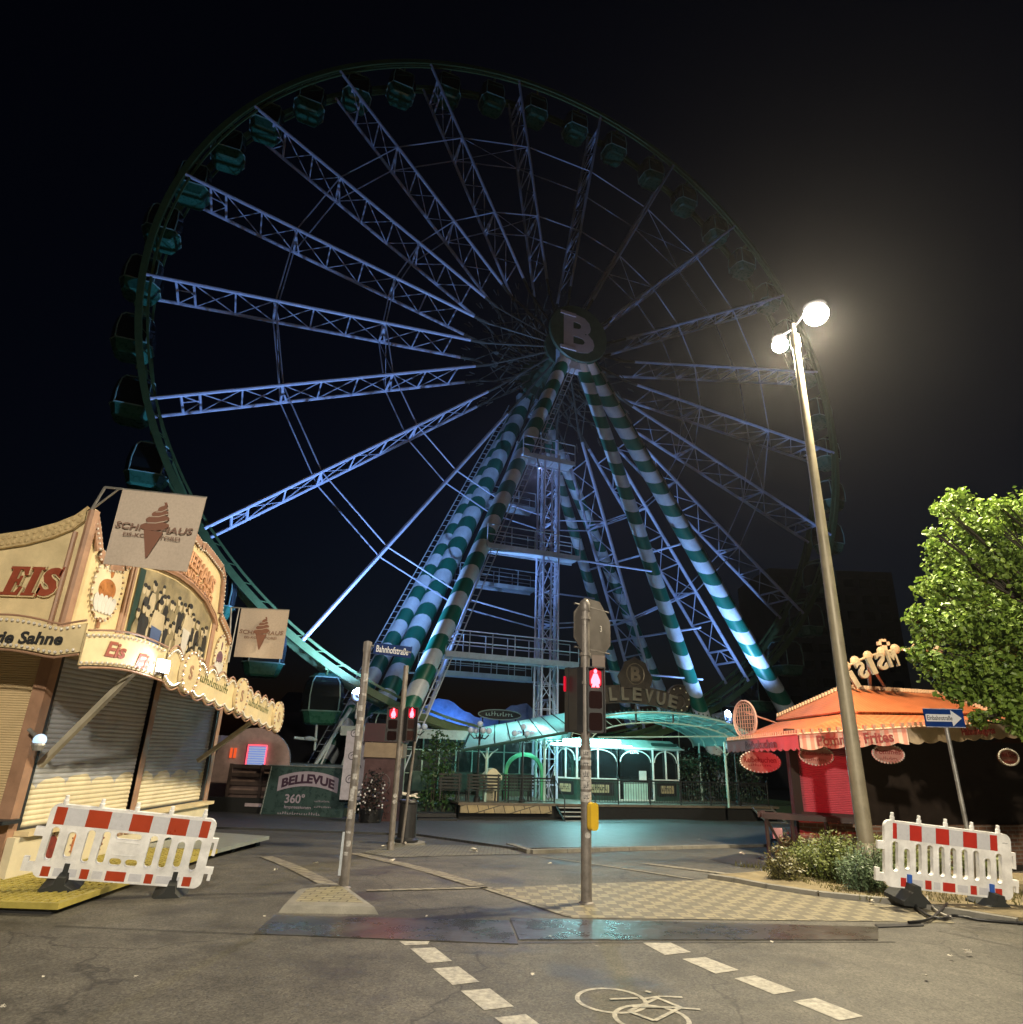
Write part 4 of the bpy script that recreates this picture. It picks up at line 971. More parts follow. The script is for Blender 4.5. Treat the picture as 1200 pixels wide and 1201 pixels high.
for i in range(5): squiggle(b, frame((B_.x-.0, B_.y-.0725, 1.2+i*.13), (1, 0, 0), (0, 0, 1)), .07, .07, 3, -.002, seed=i+2)
b.build('sticker_print', blackp, tp)
b = MB(); b.lathe((B_.x+.01, B_.y-.07, .76), [(0, -.0), (.035, 0), (.035, .006), (0, .006)], 14, MX.Rotation(pi/2, 3, 'X')); b.build('round_sticker', sticker, tp)
# second signal pole further back on the left
B2 = G(458, 997); L2 = lambda z: V((B2.x, B2.y, z))
t2 = thing('traffic_light_pole', B2, 'slimmer traffic light pole beyond the street name pole with two small red pedestrian signals', 'traffic light')
b = MB(); b.tube(L2(-.2), L2(3.35), .06, .052, 12); b.lathe(L2(0), [(.07, -.17), (.07, .0), (.055, .03)], 12); b.build('pole', pole_m, t2, smooth=True)
signal(t2, V((B2.x-.16, B2.y-.1, 2.16)), (.0, -1, 0), .24, .66); signal(t2, V((B2.x+.2, B2.y-.02, 2.18)), (.8, -.9, 0), .24, .66)
b = MB()
for z in (.72, .83): b.lathe((B2.x+.01, B2.y-.062, z), [(0, 0), (.04, 0), (.04, .006), (0, .006)], 12, MX.Rotation(pi/2, 3, 'X'))
b.build('round_sticker', sticker, t2)
lamp('signal_light', 'SPOT', (B2.x+.42, B2.y-.22, 2.35), 2300, (1., .06, .10), .08, (6.7, 14.6, 1.7), 40, .5)
# thin pole with small red lens + waste bin
B3 = G(471, 991); t3_ = thing('thin_pole', B3, 'thin leaning pole behind the left traffic light pole', 'pole')
b = MB(); b.tube(B3, B3+V((.12, .05, 2.35)), .03, n=10); b.tube(B3, B3+V((.1, -.12, .06)), .03); b.build('pole', pole_m, t3_, smooth=True)
bn = G(476, 990); bin_ = thing('litter_bin', bn, 'dark round litter bin overflowing with paper behind the left traffic light pole', 'litter bin')
b = MB(); b.lathe(bn, [(0, .02), (.25, .02), (.27, .1), (.2, .14), (.19, .8), (.22, .84), (.2, .88), (.16, .86), (0, .8)], 18); b.build('body', black_m, bin_, smooth=True)
b = MB(); b.lathe(bn, [(.0, 0), (.42, 0), (.42, .05), (0, .05)], 20); b.build('base', kerb_m, bin_)
scrap = mat('crumpled_paper', (.6, .56, .48), rough=.7, var=.2)
def crumple(b, c, s, rr_=random.Random(9)):
    k = [V((rr_.uniform(-s, s), rr_.uniform(-s, s), rr_.uniform(0, s*.7))) for _ in range(7)]
    for i in range(5): b.add([V(c)+k[i], V(c)+k[i+1], V(c)+k[(i+2) % 7]], [(0, 1, 2)])
b = MB()
for i in range(9): crumple(b, bn+V((rnd.uniform(-.2, .35), rnd.uniform(-.2, .1), rnd.uniform(.82, .98))), .11)
b.build('rubbish', scrap, bin_)
# street name pole
B4 = G(403, 1046); T4 = V((B4.x-.03, B4.y, 3.1))
sn = thing('street_name_pole', B4, 'tall steel pole covered in stickers carrying the blue Bahnhofstraße sign', 'street sign')
b = MB(); b.tube((B4.x, B4.y, 0), T4, .055, .05, 14); b.lathe(T4, [(.055, -.15), (.06, -.12), (.06, 0), (0, .02)], 14); b.lathe((B4.x, B4.y, .02), [(.09, 0), (.09, .03), (.06, .05)], 14)
b.tube((B4.x-.07, B4.y+.1, 0), (B4.x-.0, B4.y+.08, .95), .03, .03, 8); b.build('pole', pole_m, sn, smooth=True)
ud = V((.985, .17, -.06)).normalized(); pc = T4+V((.35, .03, -.1)); M = frame(pc, ud, (0, 0, 1))
b = MB(); b.prism(rounded(.52, .155, .015), M, -.02); b.prism([(.255, -.085), (.27, -.085), (.27, .085), (.255, .085)], M, -.03); pl = b.build('name_plate', mat('blue_enamel', (.003, .022, .11), rough=.6, var=.1, spec=.15), sn)
b = MB(); put_text(b, 'Bahnhofstraße', M @ MX.Translation((.0, .0, .001)), w=.45, h=.095, off=.012, ext=.003); b.build('lettering', mat('white_enamel', (.7, .7, .7), var=0), pl)
b = MB(); b.tube(T4+V((0, 0, -.04)), pc+ud*.26+V((0, 0, .0)), .012); b.build('bracket', galv, sn)
b = MB()
for i in range(14): z = .35+i*.17+rnd.uniform(-.07, .07); a = rnd.uniform(.0, 1.1); b.add([(B4.x+.0585*cos(-pi/2+k*.25-.9+a)-.01*z, B4.y+.0585*sin(-pi/2+k*.25-.9+a), z+dz) for dz in (0, (.04, .11, .07, .15, .03)[(i*7) % 5]) for k in range(5)], [(k, k+1, 5+k+1, 5+k) for k in range(4)]).cut()
b.build_each('sticker', sticker, sn)
b = MB(); b.box((B4.x-.07, B4.y+.06, .42), (.07, .012, .5)); b.build('plate', mat('pale_blue_plate', (.5, .54, .58), rough=.3, var=.2), sn)
# one way sign
E0 = V((7.02, 10.93, 0)); ew = thing('one_way_sign', E0, 'blue one way sign with a white arrow pointing right, on a thin grey pole', 'road sign')
b = MB(); b.tube((7.13, 10.93, -.0), (7.08, 10.93, 2.6), .032, n=12); b.build('pole', galv, ew, smooth=True)
c = atY(1107.5, 842, 10.88); rgt = (atY(1131, 843, 10.9)-atY(1084, 842, 10.86)).normalized(); M = frame(c, rgt, (0, 0, 1))
b = MB(); b.prism(rounded(.66, .29, .02), M, -.015); b.build('plate', mat('blue_sign_film', (.005, .03, .16), rough=.35, var=.1), ew)
b = MB(); b.prism([(-.31, -.055), (.12, -.055), (.12, -.125), (.29, 0), (.12, .125), (.12, .055), (-.31, .055)], M, .003)
for pl_ in ([(-.33, .142), (.33, .142), (.33, .136), (-.33, .136)], [(-.33, -.142), (.33, -.142), (.33, -.136), (-.33, -.136)]): b.prism(pl_, M, .002)
b.build('arrow', whf, ew)
b = MB(); put_text(b, 'Einbahnstraße', M @ MX.Translation((-.08, 0, .0035)), w=.42, h=.07, off=.005, ext=.002); b.build('lettering', blackp, ew)
# street lamp
LP = V((6.05, 11.95, 0)); ld = ray(938, 394); LT = V((LP.x-.02, LP.y-.0, H+ld.z/ld.y*11.95))
st = thing('street_lamp', LP, 'tall tapering street lamp with two glaring heads, in front of the orange food stall', 'street lamp')
b = MB(); b.tube((LP.x, LP.y, -.05), LT, .135, .07, 20); b.lathe(LP, [(.16, 0), (.16, .45), (.13, .5)], 20); b.lathe(LT, [(.09, -.3), (.1, -.28), (.1, 0), (0, .05)], 16)
b.tube(LT+V((0, 0, -.12)), LT+V((0, 0, .3)), .05, n=8); b.build('post', mat('lamp_post_paint', (.34, .3, .22), rough=.5, metal=.2, var=.25, scale=3), st, smooth=True)
lz = LT.z+.42; 
def onz(x, y, z): d = ray(x, y); return O+d*((z-H)/d.z)
glow = mat('lamp_glass', (.8, .8, .8), var=0, emis=(1., .90, .74), es=160.)
for (x, y, rad, pw) in ((957, 369, .25, 6000), (915, 405, .18, 4000)):
    c = onz(x, y, lz-.1); hx = (c-LT); hx.z = 0; hx.normalize()
    b = MB(); b.tube(LT+V((0, 0, .2)), c-hx*.25+V((0, 0, .12)), .03); b.sphere(c+V((0, 0, .2)), rad*.9, 16, (1.1, 1.1, .42)); hd = b.build('lamp_head', black_m, st, smooth=True)
    b = MB(); b.sphere(c, rad, 20, (1, 1, .9)); b.build('lamp_bowl', glow, hd, smooth=True)
    lamp('street_light', 'SPOT', c-V((0, 0, .4)), pw, (1., .85, .56), .2, c-V((0, 0, 5)), 162, .25)
# another street lamp of the same row, behind the viewer
Lb = V((1.5, -7.5, 0)); sb = thing('street_lamp', Lb, 'street lamp of the same kind standing across the road behind the viewer', 'street lamp')
b = MB(); b.tube((Lb.x, Lb.y, 0), (Lb.x, Lb.y, 8.6), .16, .085, 16); b.build('post', MATS['lamp_post_paint'], sb, smooth=True)
b = MB(); b.sphere((Lb.x, Lb.y+.4, 8.8), .34, 16, (1.1, 1.1, .42)); b.build('lamp_head', black_m, sb, smooth=True); b = MB(); b.sphere((Lb.x, Lb.y+.4, 8.7), .26, 16, (1, 1, .6)); b.build('lamp_bowl', glow, sb, smooth=True)
lamp('street_light', 'SPOT', (Lb.x, Lb.y+.4, 8.3), 11200, (1., .89, .70), .25, (Lb.x, Lb.y+3.2, 0), 152, .35)

# ------------------------------------------------------------------ orange food stall on the right
fs = thing('food_stall', (9, 16, -.2), 'food stall with an orange and white tiled canopy roof, pink lit valance and red blind', 'market stall')
def tile_mat():
    m = bpy.data.materials.new('orange_roof_print'); m.use_nodes = True; N, L, bs = nodes(m)
    uv = N.new('ShaderNodeTexCoord'); br = N.new('ShaderNodeTexBrick'); br.inputs['Scale'].default_value = 1; br.inputs['Brick Width'].default_value = .13; br.inputs['Row Height'].default_value = .11; br.inputs['Mortar Size'].default_value = .018
    br.inputs['Color1'].default_value = (.46, .085, .02, 1); br.inputs['Color2'].default_value = (.4, .07, .02, 1); br.inputs['Mortar'].default_value = (.55, .2, .08, 1)
    L.new(uv.outputs['UV'], br.inputs['Vector']); nz = ramp(N, L, noise(N, L, uv.outputs['Object'], 1.5, 5), .3, .7, .8, 1.15)
    v = N.new('ShaderNodeVectorMath'); v.operation = 'SCALE'; L.new(br.outputs['Color'], v.inputs[0]); L.new(nz, v.inputs['Scale']); L.new(v.outputs[0], bs.inputs['Base Color']); bs.inputs['Roughness'].default_value = .45
    return m
tm = tile_mat()
def roof(quads):
    b = MB()
    for q_ in quads: b.add(q_, [tuple(range(len(q_)))])
    o = b.build('roof', tm, fs); me = o.data; uvl = me.uv_layers.new(name='UVMap')
    for p_ in me.polygons:
        n = p_.normal; x = V((0, 0, 1)).cross(n).normalized(); y = n.cross(x)
        for li in p_.loop_indices: c = me.vertices[me.loops[li].vertex_index].co; uvl.data[li].uv = (c.dot(x), c.dot(y))
    so = o.modifiers.new('thickness', 'SOLIDIFY'); so.thickness = .05; so.offset = -1
    return o
A0 = atY(853, 869, 19.5); A1 = atY(937, 861, 13.9); A2 = atY(1063, 853, 13.0); A3 = atY(1215, 846, 14.6); A4 = atY(1330, 845, 16.5)
T0 = atY(911, 847, 21.5); T1 = atY(991, 837, 15.6); T2 = atY(1008, 838, 15.4); T3 = atY(1170, 840, 18.0); T4_ = atY(1290, 842, 20)
up = V((0, .05, .07))
U0 = atY(911, 841, 21.6); U1 = atY(989, 807, 18.2); U3 = atY(1104, 814, 20.5)
rf = roof([[A0, A1, T1, T0], [A1, A2, T2, T1], [A2, A3, T3, T2], [A3, A4, T4_, T3]])
ru = roof([[T0+up, T1+up, U1, U0], [T1+up, T2+up, U1], [T2+up, T3+up, U3, U1]])
b = MB()
for a, c in ((U0, U1), (U1, U3), (U3, T3+up)):
    n = int((c-a).length/.14); b.use(MATS.get('fr') or mat('fr', (.6, .4, .25), var=.1)).tube(a, c, .02)
    for i in range(n): p_ = a+(c-a)*((i+.5)/n); b.box(p_+V((0, 0, .05)), (.07, .07, .1))
b.build('ridge_fringe', None, ru)
vcloth = mat('cream_valance_cloth', (.5, .38, .26), rough=.7, var=.15); vpink = mat('red_lit_valance_cloth', (.6, .25, .22), rough=.7, var=.12)  # pink cloth has the red light on the left valance put into its colour
def vstripe():
    m = bpy.data.materials.new('striped_valance'); m.use_nodes = True; N, L, bs = nodes(m); tc = N.new('ShaderNodeTexCoord'); s = N.new('ShaderNodeSeparateXYZ'); L.new(tc.outputs['Object'], s.inputs[0])
    f = math_node(N, L, 'GREATER_THAN', math_node(N, L, 'FRACT', math_node(N, L, 'DIVIDE', s.outputs[0], .13)), .5)
    L.new(mixc(N, L, f, (.6, .28, .2), (.6, .5, .38)), bs.inputs['Base Color']); bs.inputs['Roughness'].default_value = .7; return m
drop = []
for (a, c, m_, hh) in ((A0, A1, vpink, .33), (A1, A2, vstripe(), .33), (A2, A3, vcloth, .33), (A3, A4, vcloth, .33)):
    b = MB(); Ld = (c-a).length; n = max(6, int(Ld/.06)); vs = []; d = (c-a).normalized(); nn = V((d.y, -d.x, 0)).normalized()*.012
    for i in range(n+1):
        p_ = a+(c-a)*(i/n); z = hh*.8+.05*abs(sin(pi*i*.06/.42)); wob = nn*(sin(i*.5)*1.2)
        vs += [p_, p_-V((0, 0, z))+wob, p_+nn*2, p_-V((0, 0, z))+wob+nn*2]
    fsx = []
    for i in range(n): k = 4*i; fsx += [(k, k+1, k+5, k+4), (k+2, k+6, k+7, k+3), (k+1, k+3, k+7, k+5)]
    b.add(vs, fsx); v_ = b.build('valance', m_, fs)
    b = MB(); b.use(mat('fr2', (.5, .3, .2), var=.1)).tube(a+nn*2, c+nn*2, .022)
    for i in range(int(Ld/.15)): p_ = a+(c-a)*((i+.5)/int(Ld/.15)); b.box(p_+V((0, -.02, .05)), (.06, .06, .08))
    b.build('valance_fringe', None, v_)
    drop.append((v_, a, c, d, nn))
dkred = mat('dark_red_print', (.2, .02, .015), rough=.6, var=.1)
for i, (s, u, w_, h_) in enumerate((('Reibekuchen', .55, None, .19), ('Pommes Frites', .52, None, .2), ('Hähnchengyros', .5, None, .19), ('Pommes', .2, None, .19))):
    v_, a, c, d, nn = drop[i]; b = MB(); ctr_ = a+(c-a)*u+V((0, 0, -.15))+nn*3.2
    wid = {0: 2.4, 1: 1.35, 2: 1.05, 3: .8}[i]
    put_text(b, s, frame(ctr_, d, (0, 0, 1)), w=wid, h=h_, off=.03, ext=.004); b.build('lettering', dkred, v_)
# hanging oval signs
ovm = mat('oval_sign_board', (.38, .17, .13), rough=.5, var=.2)
for (x, y, Y, w_, h_, d, s, lab) in ((892, 893, 17.0, .74, .32, V((.55, -.83, 0)), 'Reibekuchen', 'a'), (957, 886, 14.3, .42, .24, V((.97, -.23, 0)), 'Reibekuchen', 'b'), (1041, 884, 13.5, .36, .22, V((.97, -.23, 0)), 'Pommes', 'c'), (1181, 888, 14.1, .36, .2, V((.9, .3, 0)), 'Hot Dog', 'd')):
    c = atY(x, y, Y); M = frame(c, d, (0, 0, 1)); b = MB(); k = .8
    b.use(ovm).prism(ellipse(w_*k, h_*k, 28), M, .03)
    for i in range(30): a = 2*pi*i/30; b.use(beads).sphere(M @ V((w_*k*.96*cos(a), h_*k*.96*sin(a), .035)), .022, 6)
    ov = b.build('oval_sign', None, fs); b = MB(); put_text(b, s, M @ MX.Translation((0, .04, .031)), w=w_*1.25, off=.02, ext=.004); squiggle(b, M @ MX.Translation((0, -.09, .031)), w_*.9, .06, 10); b.build('lettering', dkred, ov)
    b = MB(); b.tube(c+V((0, .05, h_*k)), c+V((0, .1, h_*k+.3)), .012); b.build('hanger', black_m, ov)
# walls
W0 = V((9.9, 21., 0)); W1 = atY(930, 900, 15.2); W2_ = atY(1003, 900, 14.7); W3 = V((14.5, 17.2, 0))
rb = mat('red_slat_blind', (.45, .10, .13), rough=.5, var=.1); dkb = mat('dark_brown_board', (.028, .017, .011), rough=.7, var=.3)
def wallq(b, p, q_, z0, z1): b.add([(p.x, p.y, z0), (q_.x, q_.y, z0), (q_.x, q_.y, z1), (p.x, p.y, z1)], [(0, 1, 2, 3)])
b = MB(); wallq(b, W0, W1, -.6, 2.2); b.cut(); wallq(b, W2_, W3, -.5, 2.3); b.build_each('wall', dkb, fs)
b = MB(); d = (W2_-W1); d.z = 0; Ld = d.length; d.normalize(); z0, z1 = .72, 2.25; n = 44; vs = []
for p_ in (W1, W2_):
    for i in range(n):
        for k in (0, .5): vs.append((p_.x, p_.y-.02*k*2, z0+(z1-z0)*(i+k)/n))
K = 2*n; b.add(vs, [(i, K+i, K+i+1, i+1) for i in range(K-1)]); b.build('blind', rb, fs)
b = MB()
for p_, r_ in ((W1, .09), (W2_, .08), (W0, .09)): b.bb((p_.x-r_, p_.y-r_, -.6), (p_.x+r_, p_.y+r_, 2.4)).cut()
b.build_each('corner_post', dkb, fs)
b = MB(); b.tube((W1.x, W1.y-.04, .7), (W2_.x, W2_.y-.04, .7), .04, n=4); b.build('sill', dkb, fs)
bk = brickmat('stall_brick', (.22, .1, .06), (.28, .14, .08), (.3, .25, .2), .24, .08, .012, axis=(pi/2, 0, 0))
b = MB(); dn = V((d.y, -d.x, 0))*.12
for p_, q_ in ((W1, W2_), (W2_, W3), (W0, W1)):
    dd_ = (q_-p_); dd_.z = 0; dd_.normalize(); nn = V((dd_.y, -dd_.x, 0))*.1; wallq(b, p_+nn, q_+nn, -.7, .55); b.cut()
b.build_each('plinth', bk, fs)
b = MB()     # counter rail with legs in front
C0 = atY(896, 958, 14.6); C1 = atY(1014, 962, 14.0); cz = (C0.z+C1.z)/2
b.tube((C0.x, C0.y, cz), (C1.x, C1.y, cz), .07, n=4); b.tube((C0.x, C0.y+.35, cz), (C1.x, C1.y+.35, cz), .07, n=4); b.tube((C0.x, C0.y, cz), (C0.x+.3, C0.y+.9, cz), .06, n=4)
for u in (.02, .28, .62, .97):
    x = C0.x+(C1.x-C0.x)*u; y = C0.y+(C1.y-C0.y)*u; b.tube((x, y, cz), (x, y, -.25), .04, n=4)
    if u in (.02, .97): s = 1 if u < .5 else -1; b.tube((x, y, cz-.05), (x+s*.4, y, -.15), .03, n=4)
b.build('counter', mat('dark_stained_wood', (.025, .012, .01), rough=.5, var=.3), fs)
b = MB(); b.box(((C0.x*.78+C1.x*.22), C0.y+.36, cz-.35), (.2, .02, .2)); b.build('notice', mat('pink_notice', (.6, .35, .36), var=.1), fs)
b = MB()    # inside ceiling so no sky shows below the roof
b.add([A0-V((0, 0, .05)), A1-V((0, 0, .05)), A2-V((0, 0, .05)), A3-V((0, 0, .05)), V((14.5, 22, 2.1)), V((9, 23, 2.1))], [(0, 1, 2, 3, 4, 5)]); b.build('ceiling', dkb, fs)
# round lattice sign on the left end of the roof
c = atY(873.5, 844, 19.6); rd = thing('round_sign', c-V((0, 0, .6)), 'round bulb-rimmed sign on a stalk seen edge-on at the left end of the orange roof', 'sign')
M = frame(c, V((.32, -.95, 0)), (0, 0, 1)); b = MB(); rx_ = .50; ry_ = .52
ptsr = [M @ V((rx_*cos(a), ry_*sin(a), 0)) for a in [2*pi*i/30 for i in range(31)]]
b.path(ptsr, .03, 6); b.path([p_+(c-p_)*.14 for p_ in ptsr], .015, 5)
for i in range(30): b.tube(ptsr[i], ptsr[i]+(c-ptsr[i])*.14, .012, n=4)
for i in range(-4, 5): zz = i*.11; hw = rx_*.86*sqrt(max(0, 1-(zz/ry_)**2)); b.tube(M @ V((-hw, zz, 0)), M @ V((hw, zz, 0)), .01, n=4); b.tube(M @ V((zz, -hw, 0)), M @ V((zz, hw, 0)), .01, n=4)
b.build('rim', mat('rosy_steel', (.5, .3, .26), rough=.5, var=.2), rd); b = MB(); b.tube(c-V((0, 0, .5)), c-V((0, 0, .95)), .03); b.tube(c+V((.05, 0, .2)), atY(911, 848, 21.3), .025); b.build('stalk', MATS['rosy_steel'], rd)
# arched letter sign above the roof (seen from behind)
ls = thing('roof_letter_sign', atY(1015, 800, 18.5), 'arched row of chunky cream letters seen from behind above the orange roof', 'sign')
lm = mat('cream_letter_box', (.30, .25, .17), rough=.5, var=.2)
b = MB(); chars = 'ISISM'
cs_ = [((1000, 797), 'I', -.45), ((1009, 786), 'S', -.4), ((1021, 781), 'I', -.3), ((1032, 776), 'S', -.25), ((1045, 772), 'M', -.2)]
for (x, y), ch, rot in cs_:
    c = atY(x, y, 18.0); M = frame(c, V((-1, 0, 0)), (0, 0, 1)) @ MX.Rotation(rot, 4, 'Z'); put_text(b, ch, M, w=.14 if ch == 'I' else .25, h=.46, off=.03, ext=-.1)
b.build('lettering', lm, ls)
b = MB(); arcp = [atY(x, y, 18.05) for x, y in ((992, 782), (1003, 776), (1018, 770), (1034, 765), (1050, 762), (1075, 761), (1100, 764))]
b.path(arcp, .035, 6)
for p_ in arcp: b.sphere(p_+V((0, 0, .02)), .14, 10, (1, .5, 1))
pk = atY(1036, 757, 18.1); b.box(pk, (.14, .1, .34)); b.box(pk+V((0, 0, .05)), (.32, .1, .1)); b.build('arch_bar', mat('tan_steel', (.5, .33, .2), var=.2), ls)
b = MB(); b.tube(atY(1018, 775, 18.1), atY(1021, 812, 19.2), .05, n=6); b.tube(atY(1025, 786, 18.2), atY(1042, 813, 19.8), .04, n=6); b.build('support', MATS['rosy_steel'], ls)

# ------------------------------------------------------------------ ticket pavilion before the wheel
PY = .28556; PA = V((-1.5, 29.87, 0)); Ax = V((cos(PY), sin(PY), 0)); Am = V((-sin(PY), cos(PY), 0))
def PV(s, t, z): p_ = PA+Ax*s+Am*t; return V((p_.x, p_.y, z))
RZ = MX.Rotation(PY, 3, 'Z')
def pbox(b, s0, s1, t0, t1, z0, z1): b.box(PV((s0+s1)/2, (t0+t1)/2, (z0+z1)/2), (abs(s1-s0), abs(t1-t0), abs(z1-z0)), RZ)
teal = mat('pale_teal_paint', (.42, .6, .54), rough=.4, var=.15); dteal = mat('dark_green_paint', (.03, .08, .065), rough=.4, var=.2)
def panel_mat(name, c, tr):
    m = mat(name, c, rough=.35, var=.15, scale=2.); N, L, bs = nodes(m); out = N['Material Output']; t = N.new('ShaderNodeBsdfTranslucent'); t.inputs[0].default_value = (*c, 1)
    mx = N.new('ShaderNodeMixShader'); mx.inputs[0].default_value = tr; L.new(bs.outputs[0], mx.inputs[1]); L.new(t.outputs[0], mx.inputs[2]); L.new(mx.outputs[0], out.inputs[0]); return m
terr = thing('terrace', PV(5, 3, -1), 'raised dark terrace with a tiled front and planked deck before the wheel', 'terrace')
b = MB(); pbox(b, -.3, 15.5, 0, 9, -.42, -.32); b.build('deck', mat('deck_planks', (.16, .13, .1), rough=.6, var=.3), terr)
b = MB(); pbox(b, -.2, 3.85, .02, .2, -.72, -.425); b.build('tiled_front', brickmat('terrace_tiles', (.46, .36, .2), (.36, .3, .2), (.1, .09, .07), .42, .42, .02, axis=(pi/2, 0, PY)), terr)
b = MB(); pbox(b, -.2, 15.4, .3, .5, -1.02, -.43); pbox(b, 6, 15.4, .1, .28, -.98, -.43); b.build('skirt', dark_m, terr)
# iron railing
def railing(name, s0, s1, t, z, label, gap=.13, h=1.0, top=.035, prof=None):
    o = thing(name, PV((s0+s1)/2, t, z), label, 'railing')
    b = MB(); n = int((s1-s0)/gap)
    for i in range(n+1): s = s0+(s1-s0)*i/n; b.tube(PV(s, t, z+.08), PV(s, t, z+h), .011, n=5)
    for zz, r_ in ((.08, .018), (h-.12, .015), (h, top)): b.tube(PV(s0, t, z+zz), PV(s1, t, z+zz), r_, n=6)
    b.build('bars', black_m, o)
    b = MB(); k = max(1, round((s1-s0)/1.6))
    for i in range(k+1): s = s0+(s1-s0)*i/k; b.tube(PV(s, t, z), PV(s, t, z+h+.05), .032, n=6); b.sphere(PV(s, t, z+h+.08), .05, 8); b.cut()
    b.build_each('post', black_m, o); return o
railing('iron_railing', 5.5, 15.0, .12, -.32, 'black iron railing along the terrace edge in front of the ticket booth')
railing('iron_railing', 1.9, 4.0, .12, -.32, 'short black iron railing left of the terrace steps')
for s in (7.8, 9.0): b = MB()
b = MB()
steps = thing('terrace_steps', PV(4.6, -.6, -1), 'dark steps with pale nosings and handrails leading up to the terrace', 'steps')
b = MB(); c = MB()
for i in range(4):
    z = -.9+i*.15; t = -1.0+i*.28; pbox(b, 4.1-.0*i, 5.4, t, t+.3, z-.03, z)
    pbox(c, 4.1, 5.4, t-.015, t, z-.035, z+.005)
b.build('tread', black_m, steps); c.build('nosing', mat('pale_nosing', (.5, .5, .48), var=.1), steps)
b = MB()
for s in (4.05, 5.45): b.tube(PV(s, -1.1, -.98), PV(s, .1, -.36), .035, n=5); b.tube(PV(s, -1.0, -.05), PV(s, .1, .62), .025, n=5); b.tube(PV(s, -1.0, -.98), PV(s, -1., -.05), .025, n=5); b.cut()
b.build_each('handrail', black_m, steps)
st2 = thing('side_steps', PV(14.4, -.5, -1), 'grey steps at the far right end of the terrace', 'steps')
b = MB()
for i in range(4): pbox(b, 14.0, 15.0, -1.1+i*.28, -.8+i*.28, -.95+i*.15, -.9+i*.15)
for s in (13.98, 15.02): b.tube(PV(s, -1.15, -.98), PV(s, .0, -.38), .05, n=4)
b.build('tread', galv, st2)
# ticket booth
booth = thing('ticket_booth', PV(8.6, 3.4, -.32), 'white framed ticket booth with dark windows glowing under bright tube lights', 'ticket booth')
bt_ = 2.6
pts = [(5.3, bt_+.9), (6.1, bt_), (8.35, bt_), (8.45, bt_), (10.1, bt_), (10.3, bt_+.05), (11.9, bt_+.5), (11.9, bt_+3), (5.3, bt_+3)]
fl = [(5.3, bt_+.9), (6.1, bt_), (10.2, bt_), (11.9, bt_+.45)]
def pwall(b, s0, t0, s1, t1, z0, z1, th=.06):
    p_, q_ = PV(s0, t0, 0), PV(s1, t1, 0); d = (q_-p_).normalized(); nn = V((-d.y, d.x, 0))*th
    vs = [(*(p_).xy, z0), (*(q_).xy, z0), (*(q_+nn).xy, z0), (*(p_+nn).xy, z0), (*(p_).xy, z1), (*(q_).xy, z1), (*(q_+nn).xy, z1), (*(p_+nn).xy, z1)]
    b.add(vs, [(0, 3, 2, 1), (4, 5, 6, 7), (0, 1, 5, 4), (1, 2, 6, 5), (2, 3, 7, 6), (3, 0, 4, 7)])
b = MB()
segs = [((5.3, bt_+.9), (6.1, bt_)), ((6.1, bt_), (8.3, bt_)), ((8.3, bt_), (10.2, bt_)), ((10.2, bt_), (11.9, bt_+.45)), ((11.9, bt_+.45), (11.9, bt_+3)), ((5.3, bt_+3), (5.3, bt_+.9))]
for p_, q_ in segs:
    if p_[0] == 8.3: continue
    pwall(b, *p_, *q_, -.32, .62); b.cut(); pwall(b, *p_, *q_, 2.02, 2.4); b.cut()
b.build_each('wall', dteal, booth)
wf = mat('white_window_frame', (.7, .74, .72), rough=.35, var=.08)
bright_frame = wf
for i, (p_, q_) in enumerate(segs[:4]):
    P0, Q0 = PV(*p_, 0), PV(*q_, 0); d = (Q0-P0); n = 2 if i != 2 else 1; Ld = d.length; d.normalize(); out = V((d.y, -d.x, 0))*.03
    b = MB(); z0 = .64 if i != 2 else -.3
    ks = [0, .5, 1] if n == 2 else [0, 1]
    for k in ks: c = P0+d*Ld*k+out; b.tube((c.x, c.y, z0), (c.x, c.y, 2.1), .055, n=4)
    for z in (z0, 2.08): b.tube((P0.x+out.x, P0.y+out.y, z), (Q0.x+out.x, Q0.y+out.y, z), .05, n=4)
    # arched head
    cm = (P0+Q0)/2+out; arc_ = [V((cm.x, cm.y, 0))+d*(Ld/2-.1)*cos(a)+V((0, 0, 1.45+.55*sin(a))) for a in [pi*j/12 for j in range(13)]]
    b.path(arc_, .03, 5); fr_ = b.build('window_frame', wf, booth)
    b = MB(); pwall(b, p_[0], p_[1]+.05, q_[0], q_[1]+.05, z0, 2.1, .01); b.build('pane', glass, fr_)
    if i != 2:
        b = MB(); c = (P0+Q0)/2+out*1.5; M = frame((c.x, c.y, .2), d, (0, 0, 1)); b.use(black_m).prism(rounded(Ld*.75, .62, .05), M, .02); b.use(mat('old_gold_lettering', (.4, .33, .2), var=.2)).prism(rounded(Ld*.5, .36, .04), M @ MX.Translation((0, 0, .021)), .01); b.use(blackp); squiggle(b, M @ MX.Translation((0, 0, .033)), Ld*.42, .26, 7); b.build('notice_board', None, booth)
b = MB(); c = PV(9.2, bt_-.06, 1.9); put_text(b, 'KASSE' if False else '', M, h=.1) if False else squiggle(b, frame(c, Ax, (0, 0, 1)), .5, .16, 5); b.build('small_sign', mat('glowing_white_sign', (.7, .7, .7), var=0, emis=(.7, 1., 1.), es=1.0), booth)
b = MB(); pbox(b, 9.45, 9.85, bt_+.02, bt_+.04, .62, 1.05); b.build('notice', wf, booth)
b = MB(); pbox(b, 8.6, 9.9, bt_+.03, bt_+.08, -.3, .5); b.build('door_panel', teal, booth)
